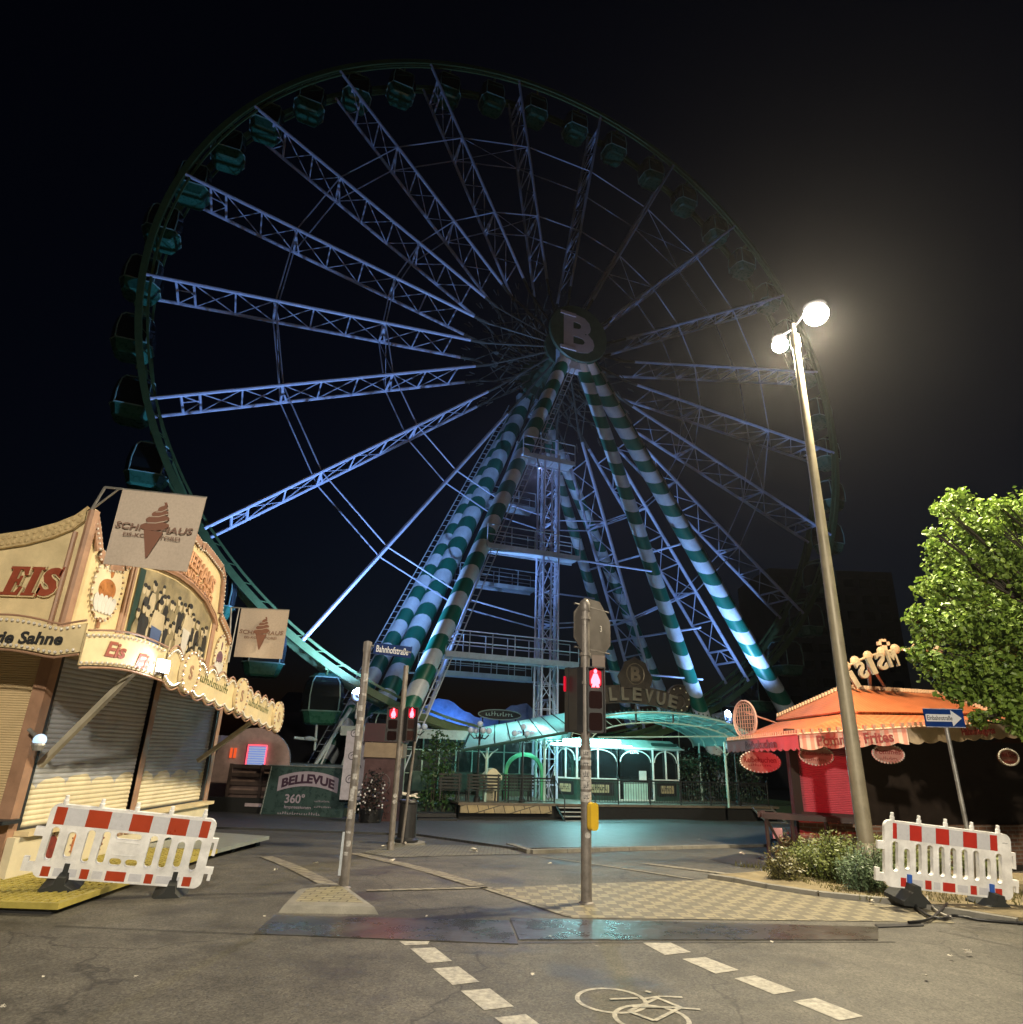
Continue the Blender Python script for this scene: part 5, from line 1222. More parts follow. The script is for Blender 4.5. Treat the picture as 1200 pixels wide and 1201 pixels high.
# booth roof skirt
b = MB(); ov_ = .35
rl = [(5.1, bt_+.8), (5.95, bt_-.15), (8.4, bt_-.15), (10.3, bt_-.15), (12.25, bt_+.35), (12.25, bt_+3)]; ru_ = [(5.8, bt_+1.1), (6.3, bt_+.3), (8.5, bt_+.3), (10.0, bt_+.3), (11.7, bt_+.8), (11.7, bt_+3)]
b.add([PV(s, t, 2.12) for s, t in rl]+[PV(s, t, 2.52) for s, t in ru_], [(i, i+1, 7+i, 6+i) for i in range(5)]); b.build('roof', teal, booth)
b = MB()
for (s, t), (s2, t2_) in zip(rl, rl[1:]): b.tube(PV(s, t, 2.12), PV(s2, t2_, 2.12), .035, n=6)
b.build('gutter', wf, booth)
tube_m = mat('cool_tube_light', (.8, .8, .8), var=0, emis=(.45, .95, 1.), es=45.)
for k, (s0, s1, t, z, r_) in enumerate(((5.3, 8.3, bt_-.25, 2.36, .09), (4.6, 8.9, bt_-.32, 2.17, .045))):
    c = PV((s0+s1)/2, t, z); o = thing('tube_light', c, ('thick glowing white tube light above the left ticket windows', 'thin glowing tube light along the edge just below the thick one, above the ticket windows')[k], 'light')
    b = MB(); b.tube(PV(s0, t, z), PV(s1, t, z), r_, n=10); b.build('tube', tube_m, o); b = MB(); b.tube(PV(s0, t+.06, z+.02), PV(s1, t+.06, z+.02), r_*.6, n=6); b.build('fitting', wf, o)
lamp('tube_and_fill_lamp', 'AREA', PV(6.9, bt_-.42, 2.35), 80, (.28, .95, .92), target=PV(6.9, bt_-4, 1.9), size=(3.6, .4))
lamp('tube_and_fill_lamp', 'POINT', PV(9.25, bt_-.6, 2.05), 26, (.3, 1., .95), .2)
lamp('tube_and_fill_lamp', 'SPOT', PV(7.6, .4, 1.6), 420, (.25, .95, .95), .3, PV(8.3, .6, 4), 160, .3)  # added uplight to brighten the vault, no tube here
lamp('tube_and_fill_lamp', 'SPOT', PV(4.6, 1.2, 1.7), 700, (.45, 1., .95), .3, PV(3.6, 1.4, 4), 150, .3)  # added uplight so the awning panels glow, without a fixture
lamp('tube_and_fill_lamp', 'POINT', PV(2.0, 3.2, 2.2), 40, (.3, 1., .85), .3)  # added fill under the awning, without a tube
# vaulted canopy
can = thing('vaulted_canopy', PV(8.5, 2, -.32), 'arched glazed canopy with curved ribs over the ticket booth, lit turquoise from below', 'canopy')
glz = panel_mat('milky_canopy_panel', (.28, .5, .47), .3)
def arch(s0, s1, zb, h, t, n=20, cx=None): return [PV(s0+(s1-s0)*(.5-.5*cos(pi*i/n)), t, zb+h*sin(pi*i/n)**.9) for i in range(n+1)]
b = MB(); rows = [arch(4.2, 13.6, 2.35, 1.35, -1.3+1.1*k) for k in range(6)]; n = len(rows[0])
vs = [p_ for r_ in rows for p_ in r_]; b.add(vs, [(j*n+i, j*n+i+1, (j+1)*n+i+1, (j+1)*n+i) for j in range(5) for i in range(n-1)]); o = b.build('glazing', glz, can, smooth=True)
b = MB()
for r_ in rows: b.path([p_-V((0, 0, .06)) for p_ in r_], .04, 6)
for i in range(0, n, 3): b.path([r_[i]-V((0, 0, .05)) for r_ in rows], .025, 5)
inner = arch(5.2, 12.6, 2.25, .95, -1.2); b.path(inner, .03, 5)
for i in range(1, n-1): b.tube(inner[i], rows[0][i], .012, n=4)
b.tube(PV(5.5, -1.2, 2.45), PV(12.3, -1.2, 2.75), .03)
b.build('rib', teal, can)
b = MB()
for i in range(n-1):
    for k in range(3): p_ = rows[0][i]+(rows[0][i+1]-rows[0][i])*(k/3); b.sphere(p_+V((0, -.03, .06)), .045, 6)
b.build('edge_bead', dteal, can)
b = MB()
for s, t in ((12.1, -.9), (13.5, 3.5), (4.3, 3.5)): b.tube(PV(s, t, -.32), PV(s, t, 2.5), .055, n=8).cut()
for s in (12.1,):
    for d_ in (-1, 1): b.path([PV(s, -1, 1.9), PV(s+d_*.25, -1, 2.15), PV(s+d_*.6, -1, 2.35)], .025, 5)
b.build_each('column', teal, can)
# left lean-to wing of glazed panels
wg = thing('glazed_awning', PV(3, 2, -.32), 'sloping awning of white translucent panels left of the vaulted canopy', 'canopy')
wL0, wR0, wR1, wL1 = PV(-.2, .3, 1.72), PV(5.9, -1.2, 2.95), PV(6.0, 2.5, 3.75), PV(1.2, 4.5, 2.75)
b = MB(); b.add([wL0, wR0, wR1, wL1], [(0, 1, 2, 3)]); o = b.build('panel', panel_mat('white_translucent_panel', (.62, .8, .8), .65), wg)
b = MB(); b.tube(wL0, wR0, .07, n=6); b.tube(wR0, wR1, .05); b.tube(wL0, wL1, .05)
for i in range(1, 9): u = i/9; b.tube(wL0+(wR0-wL0)*u+V((0, 0, .03)), wL1+(wR1-wL1)*u+V((0, 0, .03)), .03, n=5)
b.build('rib', dteal, wg)
b = MB()
for s, zt in ((1.0, 1.85), (3.7, 2.35)):
    b.tube(PV(s, .6, -.32), PV(s, .6, zt), .06, n=8)
    for d_ in (-1, 1): b.path([PV(s, .6, zt-.5), PV(s+d_*.2, .6, zt-.22), PV(s+d_*.5, .6, zt-.02)], .03, 5)
    b.cut()
b.build_each('column', teal, wg)
# BELLEVUE letter board on the canopy
bs_ = thing('letter_board', PV(8.4, -1.2, 3.6), 'unlit arched BELLEVUE letter board with a B crest and a round scroll above the canopy', 'sign')
dkb2 = mat('dark_bronze_board', (.035, .03, .026), rough=.5, var=.4, scale=8); lpale = mat('dull_silver_letter', (.17, .17, .145), rough=.4, metal=.3, var=.2)
b = MB(); tB = -1.0
arcz = lambda u: 3.85+.55*sin(pi*(u*20+3)/26)
arc0 = [(4.7+5.2*i/20, arcz(i/20)) for i in range(21)]; outl = [(s, z-.4) for s, z in arc0]+[(s, z+.4) for s, z in arc0[::-1]]
b.prism(outl, frame((*PV(0, tB, 0).xy, 0), Ax, (0, 0, 1)), -.12); b.build('board', dkb2, bs_)
b = MB()
for i, ch in enumerate('BELLEVUE'):
    s = 5.1+i*.61; u = (s-4.7)/5.2; z = arcz(u); sl2 = (arcz(u+.05)-z)/.26
    M = frame(PV(s, tB-.04, z), Ax+V((0, 0, sl2)), (0, 0, 1)); put_text(b, ch, M, w=.44 if ch != 'L' else .36, h=.58, off=.03, ext=.1)
b.build('lettering', lpale, bs_)
b = MB(); M = frame(PV(7.5, tB-.02, 5.3), Ax, (0, 0, 1)) @ MX.Scale(.72, 4); b.prism([(-1.0, -.9), (1.0, -.9), (1.25, -.2), (.9, .35), (.75, .75), (.25, .95), (0, 1.1), (-.25, .95), (-.75, .75), (-.9, .35), (-1.25, -.2)], M, .08)
b.build('crest', dkb2, bs_)
b = MB(); put_text(b, 'B', M @ MX.Translation((0, 0, .09)), h=.95, off=.04, ext=.05); b.path([M @ V((.62*cos(a), .66*sin(a), .1)) for a in [2*pi*i/24 for i in range(25)]], .03, 5); b.build('crest_letter', mat('dull_bronze', (.16, .14, .11), rough=.45, metal=.3, var=.3), bs_)
b = MB(); c = PV(9.75, tB, 4.3); M = frame(c, Ax, (0, 0, 1))
b.path([M @ V(((.68-.018*i)*cos(i*.28+1), (.68-.018*i)*sin(i*.28+1), 0)) for i in range(36)], .05, 6); b.prism(ellipse(.64, .64, 24), M @ MX.Translation((0, 0, -.1)), .06); b.build('scroll', dkb2, bs_)
b = MB()
for i in range(3): b.tube(PV(5.6+i*1.9, tB, 3.2), PV(5.6+i*1.9, tB, 3.9), .05); b.cut()
b.build_each('support', dkb2, bs_)
b = MB()
for i in range(9): a = i*.7; b.sphere(M @ V((.5*cos(a), .5*sin(a), .06)), .04, 6)
b.build('bulb', mat('unlit_bulb', (.6, .58, .4), rough=.1, var=0), bs_)

# globe lanterns
globe_m = mat('blue_white_globe', (.5, .6, .75), rough=.2, var=0)
def lantern(x, y, z0, zt, label):
    o = thing('globe_lantern', (x, y, z0), label, 'lantern', 'black posts with clustered white globes'); b = MB()
    b.tube((x, y, z0), (x, y, zt-.1), .06, .04, 10); b.lathe((x, y, z0), [(.14, 0), (.14, .15), (.07, .25), (.09, .5), (.05, .55)], 12)
    arms = [(cos(a)*.42, sin(a)*.42, -.28) for a in (.3, 2.0, 3.5, 5.1)]
    for dx, dy, dz in arms: b.path([(x, y, zt-.55), (x+dx*.6, y+dy*.6, zt-.62), (x+dx, y+dy, zt-.45+.0)], .028, 5)
    b.build('post', black_m, o)
    for dx, dy, dz in arms+[(0, 0, 0)]: b = MB(); b.sphere((x+dx, y+dy, zt+dz), .14, 12); b.build('globe', globe_m, o, smooth=True)
    return o
p_ = PV(.6, .5, 0); lantern(p_.x, p_.y, -.32, 2.85, 'globe lantern left of the cream gabled box on the terrace')
p_ = PV(2.6, .4, 0); lantern(p_.x, p_.y, -.32, 2.8, 'globe lantern in front of the green arch on the terrace')
p_ = PV(-2.3, .5, 0); lantern(p_.x, p_.y, -1, 2.9, 'globe lantern left of the ivy hedge')
p_ = PV(13.6, .5, 0); lantern(p_.x, p_.y, -.32, 2.6, 'globe lantern right of the canopy at the foot of the striped leg')
# benches
wood_d = mat('black_bench_slat', (.012, .014, .013), rough=.45, var=.2)
def bench(s, t, lab, w_=1.3):
    o = thing('bench', PV(s, t, -.32), lab, 'bench', 'black slatted benches on the terrace')
    b = MB()
    for i in range(5): pbox(b, s-w_/2, s+w_/2, t, t+.03, -.32+.5+i*.13, -.32+.58+i*.13)
    b.build('backrest', wood_d, o); b = MB()
    for i in range(4): pbox(b, s-w_/2, s+w_/2, t+.06+i*.11, t+.15+i*.11, .1, .13)
    b.build('seat', wood_d, o)
    for q_ in (-w_/2+.1, w_/2-.1): b = MB(); pbox(b, s+q_-.03, s+q_+.03, t-.02, t+.05, -.32, .8); pbox(b, s+q_-.03, s+q_+.03, t+.42, t+.48, -.32, .12); b.build('leg', black_m, o)
bench(.85, .35, 'slatted bench in front of the cream gabled box', 1.5); bench(-.6, .5, 'slatted bench nearest the ivy hedge', 1.0); bench(2.6, .9, 'slatted bench before the green arch', 1.4)
# cream gabled box
hs = thing('gabled_box', PV(1.45, 1.5, -.32), 'small cream box with a gabled roof standing on the terrace between the lanterns', 'kiosk box'); b = MB(); M = frame(PV(1.5, 1.3, -.32), Ax, (0, 0, 1)); b.prism([(-.3, 0), (.3, 0), (.3, .85), (-.3, .85)], M, -.5); b.build('body', cream2, hs)
b = MB(); b.prism([(-.42, .85), (.42, .85), (.42, 1.02), (.12, 1.3), (0, 1.34), (-.12, 1.3), (-.42, 1.02)], M @ MX.Translation((0, 0, .06)), -.6); b.build('roof', cream2, hs); b = MB(); squiggle(b, M @ MX.Rotation(pi/2, 4, 'Z') @ MX.Translation((.4, 0, .003)), .6, .1, 6); b.build('print', mat('grey_print', (.3, .28, .22), var=0), hs)
# green arch
ga = thing('green_arch', PV(3.3, 3, -.32), 'green rounded doorway arch behind the terrace lantern', 'arch'); b = MB()
M = frame(PV(3.3, 2.4, -.32), Ax, (0, 0, 1)); out_ = [(-.95, 0)]+[(-.95*cos(a), 1.2+.85*sin(a)) for a in [pi*i/14 for i in range(15)]]+[(.95, 0), (.82, 0)]+[(.82*cos(a), 1.15+.72*sin(a)) for a in [pi*i/14 for i in range(15)]]+[(-.82, 0)]
b.prism(out_, M, .15); b.build('frame', mat('bright_green_paint', (.08, .4, .2), rough=.4, var=.1), ga)
# restaurant hall behind
rh = thing('restaurant_hall', PV(-1, 6, -1), 'dark glazed restaurant hall with thin pale mullions behind the lanterns', 'building')
b = MB(); pbox(b, -4.5, 5.0, 5.6, 12, -1, 2.4); b.build('wall', mat('dark_teal_glazing', (.035, .05, .05), rough=.2, var=.3), rh)
b = MB(); pbox(b, -5.2, 5.6, 4.2, 12.4, 2.4, 2.62); pbox(b, -5.2, 5.6, 4.15, 4.25, 2.2, 2.64); b.build('roof', mat('pale_roof_edge', (.3, .33, .33), rough=.5, var=.2), rh)
b = MB()
for i in range(12): s = -4.4+i*.85; pbox(b, s-.03, s+.03, 5.52, 5.6, -.3, 2.4)
for z in (.6, 1.7): pbox(b, -4.5, 5., 5.52, 5.6, z-.025, z+.025)
b.build('mullion', teal, rh)
b = MB()
for i in range(3): pbox(b, -3.8+i*2.2, -2.6+i*2.2, 5.3, 5.45, -.2, .7); b.cut()
b.build_each('notice_board', dteal, rh)
# steps left
for (s, lab) in ((-3.4, 'dark steps left of the ivy hedge'), (-1.2, 'low dark step in front of the ivy hedge')):
    o = thing('entrance_steps', PV(s, -.3, -1), lab, 'steps'); b = MB()
    for i in range(3 if s < -2 else 2): pbox(b, s-.9, s+.7, -.9+i*.35, .2, -1.0+i*.16, -.86+i*.16)
    b.build('tread', black_m, o)

# ------------------------------------------------------------------ leaves
leaf_mats = {}
def leaf_material(name, c1, c2, tr=.25):
    m = bpy.data.materials.new(name); m.use_nodes = True; N, L, bs = nodes(m); out = N['Material Output']
    tc = N.new('ShaderNodeTexCoord'); geo = N.new('ShaderNodeNewGeometry')
    f = math_node(N, L, 'ADD', math_node(N, L, 'MULTIPLY', geo.outputs['Random Per Island'], .6), math_node(N, L, 'MULTIPLY', noise(N, L, tc.outputs['Object'], 1.5, 3), .5))
    c = mixc(N, L, ramp(N, L, f, .2, .9), c1, c2); L.new(c, bs.inputs['Base Color']); bs.inputs['Roughness'].default_value = .45
    t = N.new('ShaderNodeBsdfTranslucent'); L.new(c, t.inputs[0]); mx = N.new('ShaderNodeMixShader'); mx.inputs[0].default_value = tr; L.new(bs.outputs[0], mx.inputs[1]); L.new(t.outputs[0], mx.inputs[2]); L.new(mx.outputs[0], out.inputs[0]); return m
def leaves(clumps, per, size, seed, flat=.6):
    r = random.Random(seed); b = MB()
    for (c, rad) in clumps:
        for _ in range(int(per*rad*rad*4)):
            d = V((r.gauss(0, 1), r.gauss(0, 1), r.gauss(0, 1))).normalized()*rad*min(1.35, abs(r.gauss(.78, .25))); d.z *= .85; p_ = V(c)+d
            s = size*r.uniform(.6, 1.25); n = (d.normalized()*.6+V((r.uniform(-1, 1), r.uniform(-1, 1), r.uniform(-.2, 1.2)))).normalized()
            u = n.orthogonal().normalized(); a = r.uniform(0, 2*pi); v = n.cross(u); u, v = u*cos(a)+v*sin(a), v*cos(a)-u*sin(a); k = n*s*.18
            b.add([p_-u*s*.55, p_-u*s*.1-v*s*.42+k, p_+u*s*.35-v*s*.3+k, p_+u*s*.6, p_+u*s*.35+v*s*.3+k, p_-u*s*.1+v*s*.42+k], [(0, 1, 2, 3), (0, 3, 4, 5)])
    return b
bark = mat('bark', (.05, .042, .03), rough=.9, var=.4, bump=.8, bscale=25)
def tree(base, centers, name_label, lm_, per, size, seed, trunk_r=.2):
    o = thing('tree', base, name_label, 'tree'); b = MB(); base = V(base)
    fork = base+V((0, 0, 2.6)); b.tube(base-V((0, 0, .2)), fork, trunk_r*1.2, trunk_r*.8, 12)
    r = random.Random(seed)
    for c, rad in centers:
        m_ = (fork+V(c))/2+V((r.uniform(-.3, .3), r.uniform(-.3, .3), r.uniform(-.2, .3))); b.tube(fork, m_, trunk_r*.3, trunk_r*.14, 7); b.tube(m_, V(c), trunk_r*.14, trunk_r*.05, 6)
        for _ in range(3): d = V((r.uniform(-1, 1), r.uniform(-1, 1), r.uniform(-.4, 1)))*rad*.8; b.tube(V(c)*.6+m_*.4, V(c)+d, .02, .008, 4)
    b.build('trunk', bark, o, smooth=True)
    leaves(centers, per, size, seed).build('crown', lm_, o); return o
TL_ = []
def tpt(x, y, Y, rad): TL_.append((tuple(atY(x, y, Y)), rad*.92))
for i_ in range(26): tpt(1085+rnd.uniform(0, 150), 590+rnd.uniform(0, 270) if i_ % 2 else 600+i_*9, rnd.uniform(10.8, 11.6), rnd.uniform(.12, .24))
for a in ((1122, 588, 11.6, .30), (1135, 620, 11.4, .42), (1160, 600, 11.8, .35), (1195, 605, 11.8, .5), (1230, 590, 12, .55), (1108, 655, 11.5, .36), (1090, 690, 11.4, .28), (1120, 690, 11.3, .5), (1160, 660, 11.4, .6), (1210, 670, 11.4, .65), (1083, 722, 11.4, .26), (1105, 735, 11.2, .42),
          (1150, 730, 11.1, .6), (1200, 740, 11.0, .65), (1250, 700, 11.6, .8), (1250, 640, 12, .8), (1078, 765, 11.3, .24), (1100, 782, 11.2, .34), (1135, 790, 11.1, .42), (1125, 812, 11.2, .26), (1170, 790, 11.0, .5), (1180, 825, 11.0, .40), (1215, 800, 11.0, .55), (1205, 850, 11.0, .3), (1240, 840, 11.2, .5), (1150, 700, 12.5, .7), (1200, 760, 12.6, .9), (1260, 760, 12, .9), (1245, 870, 11.3, .4), (1320, 700, 12, 1.1), (1320, 800, 12, 1.0), (1340, 620, 12.6, 1.),
          (1098, 568+30, 11.7, .14), (1075, 742, 11.4, .14), (1066, 725, 11.4, .12), (1092, 640, 11.5, .16), (1110, 808, 11.2, .18), (1148, 815, 11.1, .2)): tpt(*a)
leaf_m = leaf_material('maple_leaf', (.10, .18, .03), (.23, .33, .05), .25)
TB = V((11.9, 11.9, 0)); tree(TB, TL_, 'leafy maple at the right edge with its crown hanging over the food stall', leaf_m, 840, .082, 4, .22)
# shrubs
sh_m = leaf_material('shrub_leaf', (.09, .12, .025), (.2, .23, .06), .15); sh2 = leaf_material('grey_green_leaf', (.08, .13, .07), (.18, .25, .13), .15); grs = leaf_material('ground_weed', (.08, .08, .02), (.16, .14, .05), .1)
def shrub(x, y, w_, h_, m_, label, seed, n=1500, size=.05, sp=None):
    c = G(x, y); o = thing('shrub', c, label, 'shrub', 'low shrubs in the planting bed'); r = random.Random(seed); b = MB(); sb_ = MB(); h_ *= 1.15; n = int(n*1.3)
    k = 0
    for _ in range(60):
        a = r.uniform(0, 2*pi); q_ = sqrt(r.random()); tp_ = c+V((cos(a)*q_*w_, sin(a)*q_*w_*.7, h_*(1-.45*q_*q_)*r.uniform(.6, 1.08))); bs0 = c+V((cos(a)*q_*w_*.5, sin(a)*q_*w_*.35, -.02)); md = (bs0+tp_)/2+V((r.uniform(-.05, .05), r.uniform(-.05, .05), .05))
        sb_.tube(bs0, md, .008, .006, 4); sb_.tube(md, tp_, .006, .003, 4)
        for _ in range(n//60):
            u = r.random()**.7; p_ = (bs0*(1-u)+tp_*u)+V((r.gauss(0, .05), r.gauss(0, .05), r.gauss(0, .04))); s = size*r.uniform(.6, 1.3)
            d = V((r.uniform(-1, 1), r.uniform(-1, 1), r.uniform(.0, 1.2))).normalized(); v = d.orthogonal().normalized()*s*.24
            b.add([p_-d*s*.5, p_-v, p_+d*s*.7, p_+v], [(0, 1, 2, 3)])
    sb_.build('stem', bark, o); b.build('foliage', m_, o)
shrub(921, 1034, .30, .42, grs, 'sparse yellowish shrub at the left end of the planting bed', 1, 1300)
shrub(950, 1030, .42, .52, sh_m, 'green shrub in the bed below the brick plinth of the food stall', 2, 2600)
shrub(985, 1036, .5, .62, sh_m, 'tall leafy shrub against the street lamp', 3, 3600)
shrub(1018, 1047, .42, .56, sh2, 'grey-green rounded shrub next to the right barrier', 4, 4200, .04)
shrub(1045, 1030, .5, .7, sh_m, 'dark shrub half hidden behind the left end of the right barrier', 5, 2600)
shrub(985, 1015, .6, .6, grs, 'pale weedy shrub in front of the food stall counter', 6, 2600)
shrub(1090, 1028, .5, .5, sh_m, 'shrub seen through the slots of the right barrier', 8, 2200)
shrub(1150, 1030, .5, .5, sh_m, 'shrub behind the right end of the right barrier', 9, 2200)
shrub(930, 1010, .4, .45, grs, 'dry shrub by the legs of the stall counter', 10, 1500)
# weeds
b = MB(); rw = random.Random(12)
for _ in range(2600):
    c = G(rw.uniform(905, 1180), 1) if False else V((rw.uniform(4.2, 7.5), rw.uniform(9.7, 13.2), 0))
    if c.x < 4.2+(13-c.y)*.15: continue
    s = rw.uniform(.03, .12); d = V((rw.uniform(-.6, .6), rw.uniform(-.6, .6), 1)).normalized(); v = V((rw.uniform(-1, 1), rw.uniform(-1, 1), 0)).normalized()*.008; p_ = V((c.x, c.y, g(c.y)+.03)); b.add([p_-v, p_+v, p_+d*s], [(0, 1, 2)])
o = b.build('weeds', grs); tag(o, 'thin weeds and grass tufts over the sandy planting bed', 'weeds', kind='stuff')
# dark hedge right of the booth, ivy left of terrace, tall planter
hm = leaf_material('hedge_leaf', (.012, .03, .018), (.03, .06, .03), .1); iv = leaf_material('ivy_leaf', (.02, .06, .015), (.05, .12, .03), .15); dkl = leaf_material('dark_plant_leaf', (.02, .018, .018), (.05, .045, .04), .1)
def hedge(name, cl, m_, label, per, size, seed, cat_='hedge'):
    c = V(cl[0][0]); o = thing(name, (c.x, c.y, g(c.y)), label, cat_); leaves(cl, per, size, seed).build('foliage', m_, o); b = MB()
    for cc, rad in cl: b.tube((cc[0], cc[1], g(cc[1])), cc, .03, .015, 5)
    b.build('stem', bark, o)
hedge('ivy_hedge', [(tuple(PV(s, .9, z)), r_) for s, z, r_ in ((-1.6, -.2, .5), (-.8, -.2, .5), (-1.3, .7, .55), (-.7, .9, .5), (-1.5, 1.5, .5), (-.8, 1.8, .5), (-1.2, 2.2, .4), (-.2, 1.9, .25))], iv, 'tall green ivy hedge between the restaurant hall and the terrace', 150, .12, 21)
hedge('hedge', [(tuple(PV(s, 3.5, z)), .62) for s in (12.6, 13.5, 14.5, 15.5, 16.6) for z in (.0, .9, 1.6)], hm, 'dark hedge behind the railing right of the ticket booth', 80, .14, 22)
pp = V((-4.55, 25.2, g(25.2))); pl_ = thing('potted_bush', pp, 'dark bush with white blossoms before the brown cabinet', 'plant')
b = MB(); b.lathe(pp, [(0, .02), (.35, .02), (.42, .5), (.36, .5), (0, .45)], 16); b.build('pot', black_m, pl_)
leaves([((pp.x, pp.y, pp.z+z), r_) for z, r_ in ((.45, .5), (.8, .5), (1.2, .45), (1.55, .33))], 190, .09, 23).build('foliage', dkl, pl_)
b = MB()
for i in range(26): a = rw.uniform(0, 2*pi); b.sphere((pp.x+.45*cos(a), pp.y-.3+.2*sin(a)-.1, pp.z+rw.uniform(.5, 1.6)), .035, 5)
b.build('blossom', mat('white_blossom', (.7, .68, .7), var=0), pl_)
# brown cabinet
cb = thing('cabinet', (-4.7, 27, g(27)), 'tall brown cabinet with a cream band behind the potted bush', 'cabinet'); x0, x1 = atY(428, 900, 27).x, atY(470, 900, 27).x
b = MB(); b.bb((x0, 26.9, -.95), (x1, 28, 1.35)); b.build('body', mat('plum_brown_paint', (.10, .05, .055), rough=.4, var=.3), cb); b = MB(); b.bb((x0-.05, 26.8, 1.36), (x1+.05, 28, 1.9)); b.build('top_band', mat('tan_band', (.33, .25, .18), rough=.6, var=.2), cb)
b = MB(); b.bb((x0-.1, 26.75, 1.92), (x1+.1, 28, 2.6)); b.build('crown_board', mat('dark_plum', (.07, .03, .04), var=.2), cb)
b = MB(); c = V(((x0+x1)/2, 26.88, .45)); Mq = frame(c, (1, 0, 0), (0, 0, 1)); b.path([Mq @ V((.35*cos(a), .35*sin(a), 0)) for a in [2*pi*i/20 for i in range(21)]], .012, 5); b.path([Mq @ V((.15*cos(a), .15*sin(a), 0)) for a in [2*pi*i/20 for i in range(21)]], .012, 5); b.build('ornament', mat('faint_grey_line', (.2, .17, .18), var=0), cb)
# carved scroll column
cc = thing('carved_column', (-6.0, 27.4, g(27.4)), 'white carved scrollwork panel column right of the BELLEVUE board', 'column'); x0, x1 = atY(403, 900, 27.4).x, atY(428, 900, 27.4).x
b = MB(); b.bb((x0, 27.3, -.2), (x1, 27.5, 2.3)); b.build('panel', mat('lilac_white_paint', (.55, .52, .62), rough=.4, var=.2), cc); b = MB()
for i in range(6):
    z = -.1+i*.42; Mq = frame(((x0+x1)/2+(-1)**i*.1, 27.29, z+.2), (1, 0, 0), (0, 0, 1)); b.path([Mq @ V(((.19-.008*k)*cos(k*.5), (.19-.008*k)*sin(k*.5), 0)) for k in range(20)], .016, 5)
b.build('scroll', mat('dark_scroll_line', (.10, .09, .13), var=0), cc)
bx = MB()
# BELLEVUE panel
x0 = atY(313, 930, 28.0).x; x1 = atY(404, 930, 27.7).x; pn = thing('advertising_panel', ((x0+x1)/2, 27.9, g(27.9)), 'dark green panel with BELLEVUE and 360 degrees between the crate and the carved column', 'sign')
M = frame(((x0+x1)/2, 27.9, 0), (1, -.05, 0), (0, 0, 1)); W_ = x1-x0; zt, zb = .92, -.90
b = MB(); b.prism([(-W_/2-.12, zb), (W_/2, zb), (W_/2+.08, zt), (-W_/2+.05, zt)], M, -.08); b.build('board', mat('bottle_green_board', (.05, .09, .09), rough=.3, var=.3), pn)
b = MB()
for z in (zb, zt): b.tube(M @ V((-W_/2-.05, z, .01)), M @ V((W_/2+.05, z, .01)), .025)
b.tube(M @ V((-W_/2-.12, zb, .01)), M @ V((-W_/2+.05, zt, .01)), .025); b.build('frame', mat('grey_alu_frame', (.3, .33, .33), metal=.5, var=.1), pn)
b = MB(); Mt = M @ MX.Translation((.05, .42, .004)); lil = mat('lilac_outline', (.42, .36, .46), var=.1); ver = mat('dark_plum_letter', (.05, .02, .05), var=0)
oo = [(x, .2-.22*(x/1.2)**2*1.0) for x in [-1.2+.1*i for i in range(25)]]; pr_ = [(x, y+.12) for x, y in oo]+[(x, y-.42) for x, y in oo[::-1]]
b.use(lil).prism(pr_, Mt, .008); b.use(ver); put_text(b, 'BELLEVUE', Mt @ MX.Translation((0, .05, .009)), w=2.1, h=.34, off=.045, ext=.006, arc=.2); b.cut(); b.use(lil)
put_text(b, '360°', Mt @ MX.Translation((-.45, -.68, 0)), w=.78, h=.34, off=.02, ext=.006); b.cut(); put_text(b, 'Impressionen', Mt @ MX.Translation((-.3, -1.0, 0)), w=1.05, h=.15, off=.01, ext=.006); b.cut(); squiggle(b, Mt @ MX.Translation((.65, -.75, 0)), .6, .07, 10); b.cut(); squiggle(b, Mt @ MX.Translation((.7, -.95, 0)), .7, .07, 10); b.cut(); squiggle(b, Mt @ MX.Translation((-.2, -1.22, 0)), 1.7, .1, 18)
b.build_each('lettering', None, pn)
# crate fence
x0, x1 = atY(266, 930, 28.6).x, atY(318, 930, 28.6).x+1.0
cr = thing('slatted_crate', ((x0+x1)/2, 28.8, g(28.8)), 'dark wooden crate with open slats standing before the round-topped caravan', 'crate'); b = MB(); c = MB()
for z in (-.9, -.55, -.2, .12, .44, .76): b.bb((x0, 28.5, z), (x1, 28.55, z+.14))
for x in (x0, (x0+x1)/2-.1, x1-.1): b.bb((x, 28.44, -.95), (x+.12, 28.5, .92))
b.build('slat', mat('dark_crate_wood', (.07, .045, .04), rough=.7, var=.3), cr); c.bb((x0+.05, 28.7, -.9), (x1-.05, 28.74, .85)); c.build('back_board', mat('dusty_pink_board', (.24, .16, .14), var=.2), cr)
c = MB(); c.bb((x0-.5, 28.2, -.95), (x1, 28.42, -.32)); c.build('dark_cover', dark_m, cr); c = MB(); c.bb((x0+.95, 28.17, -.62), (x0+1.6, 28.2, -.5)); c.build('number_plate', mat('pale_plate', (.5, .4, .45), var=.2), cr)
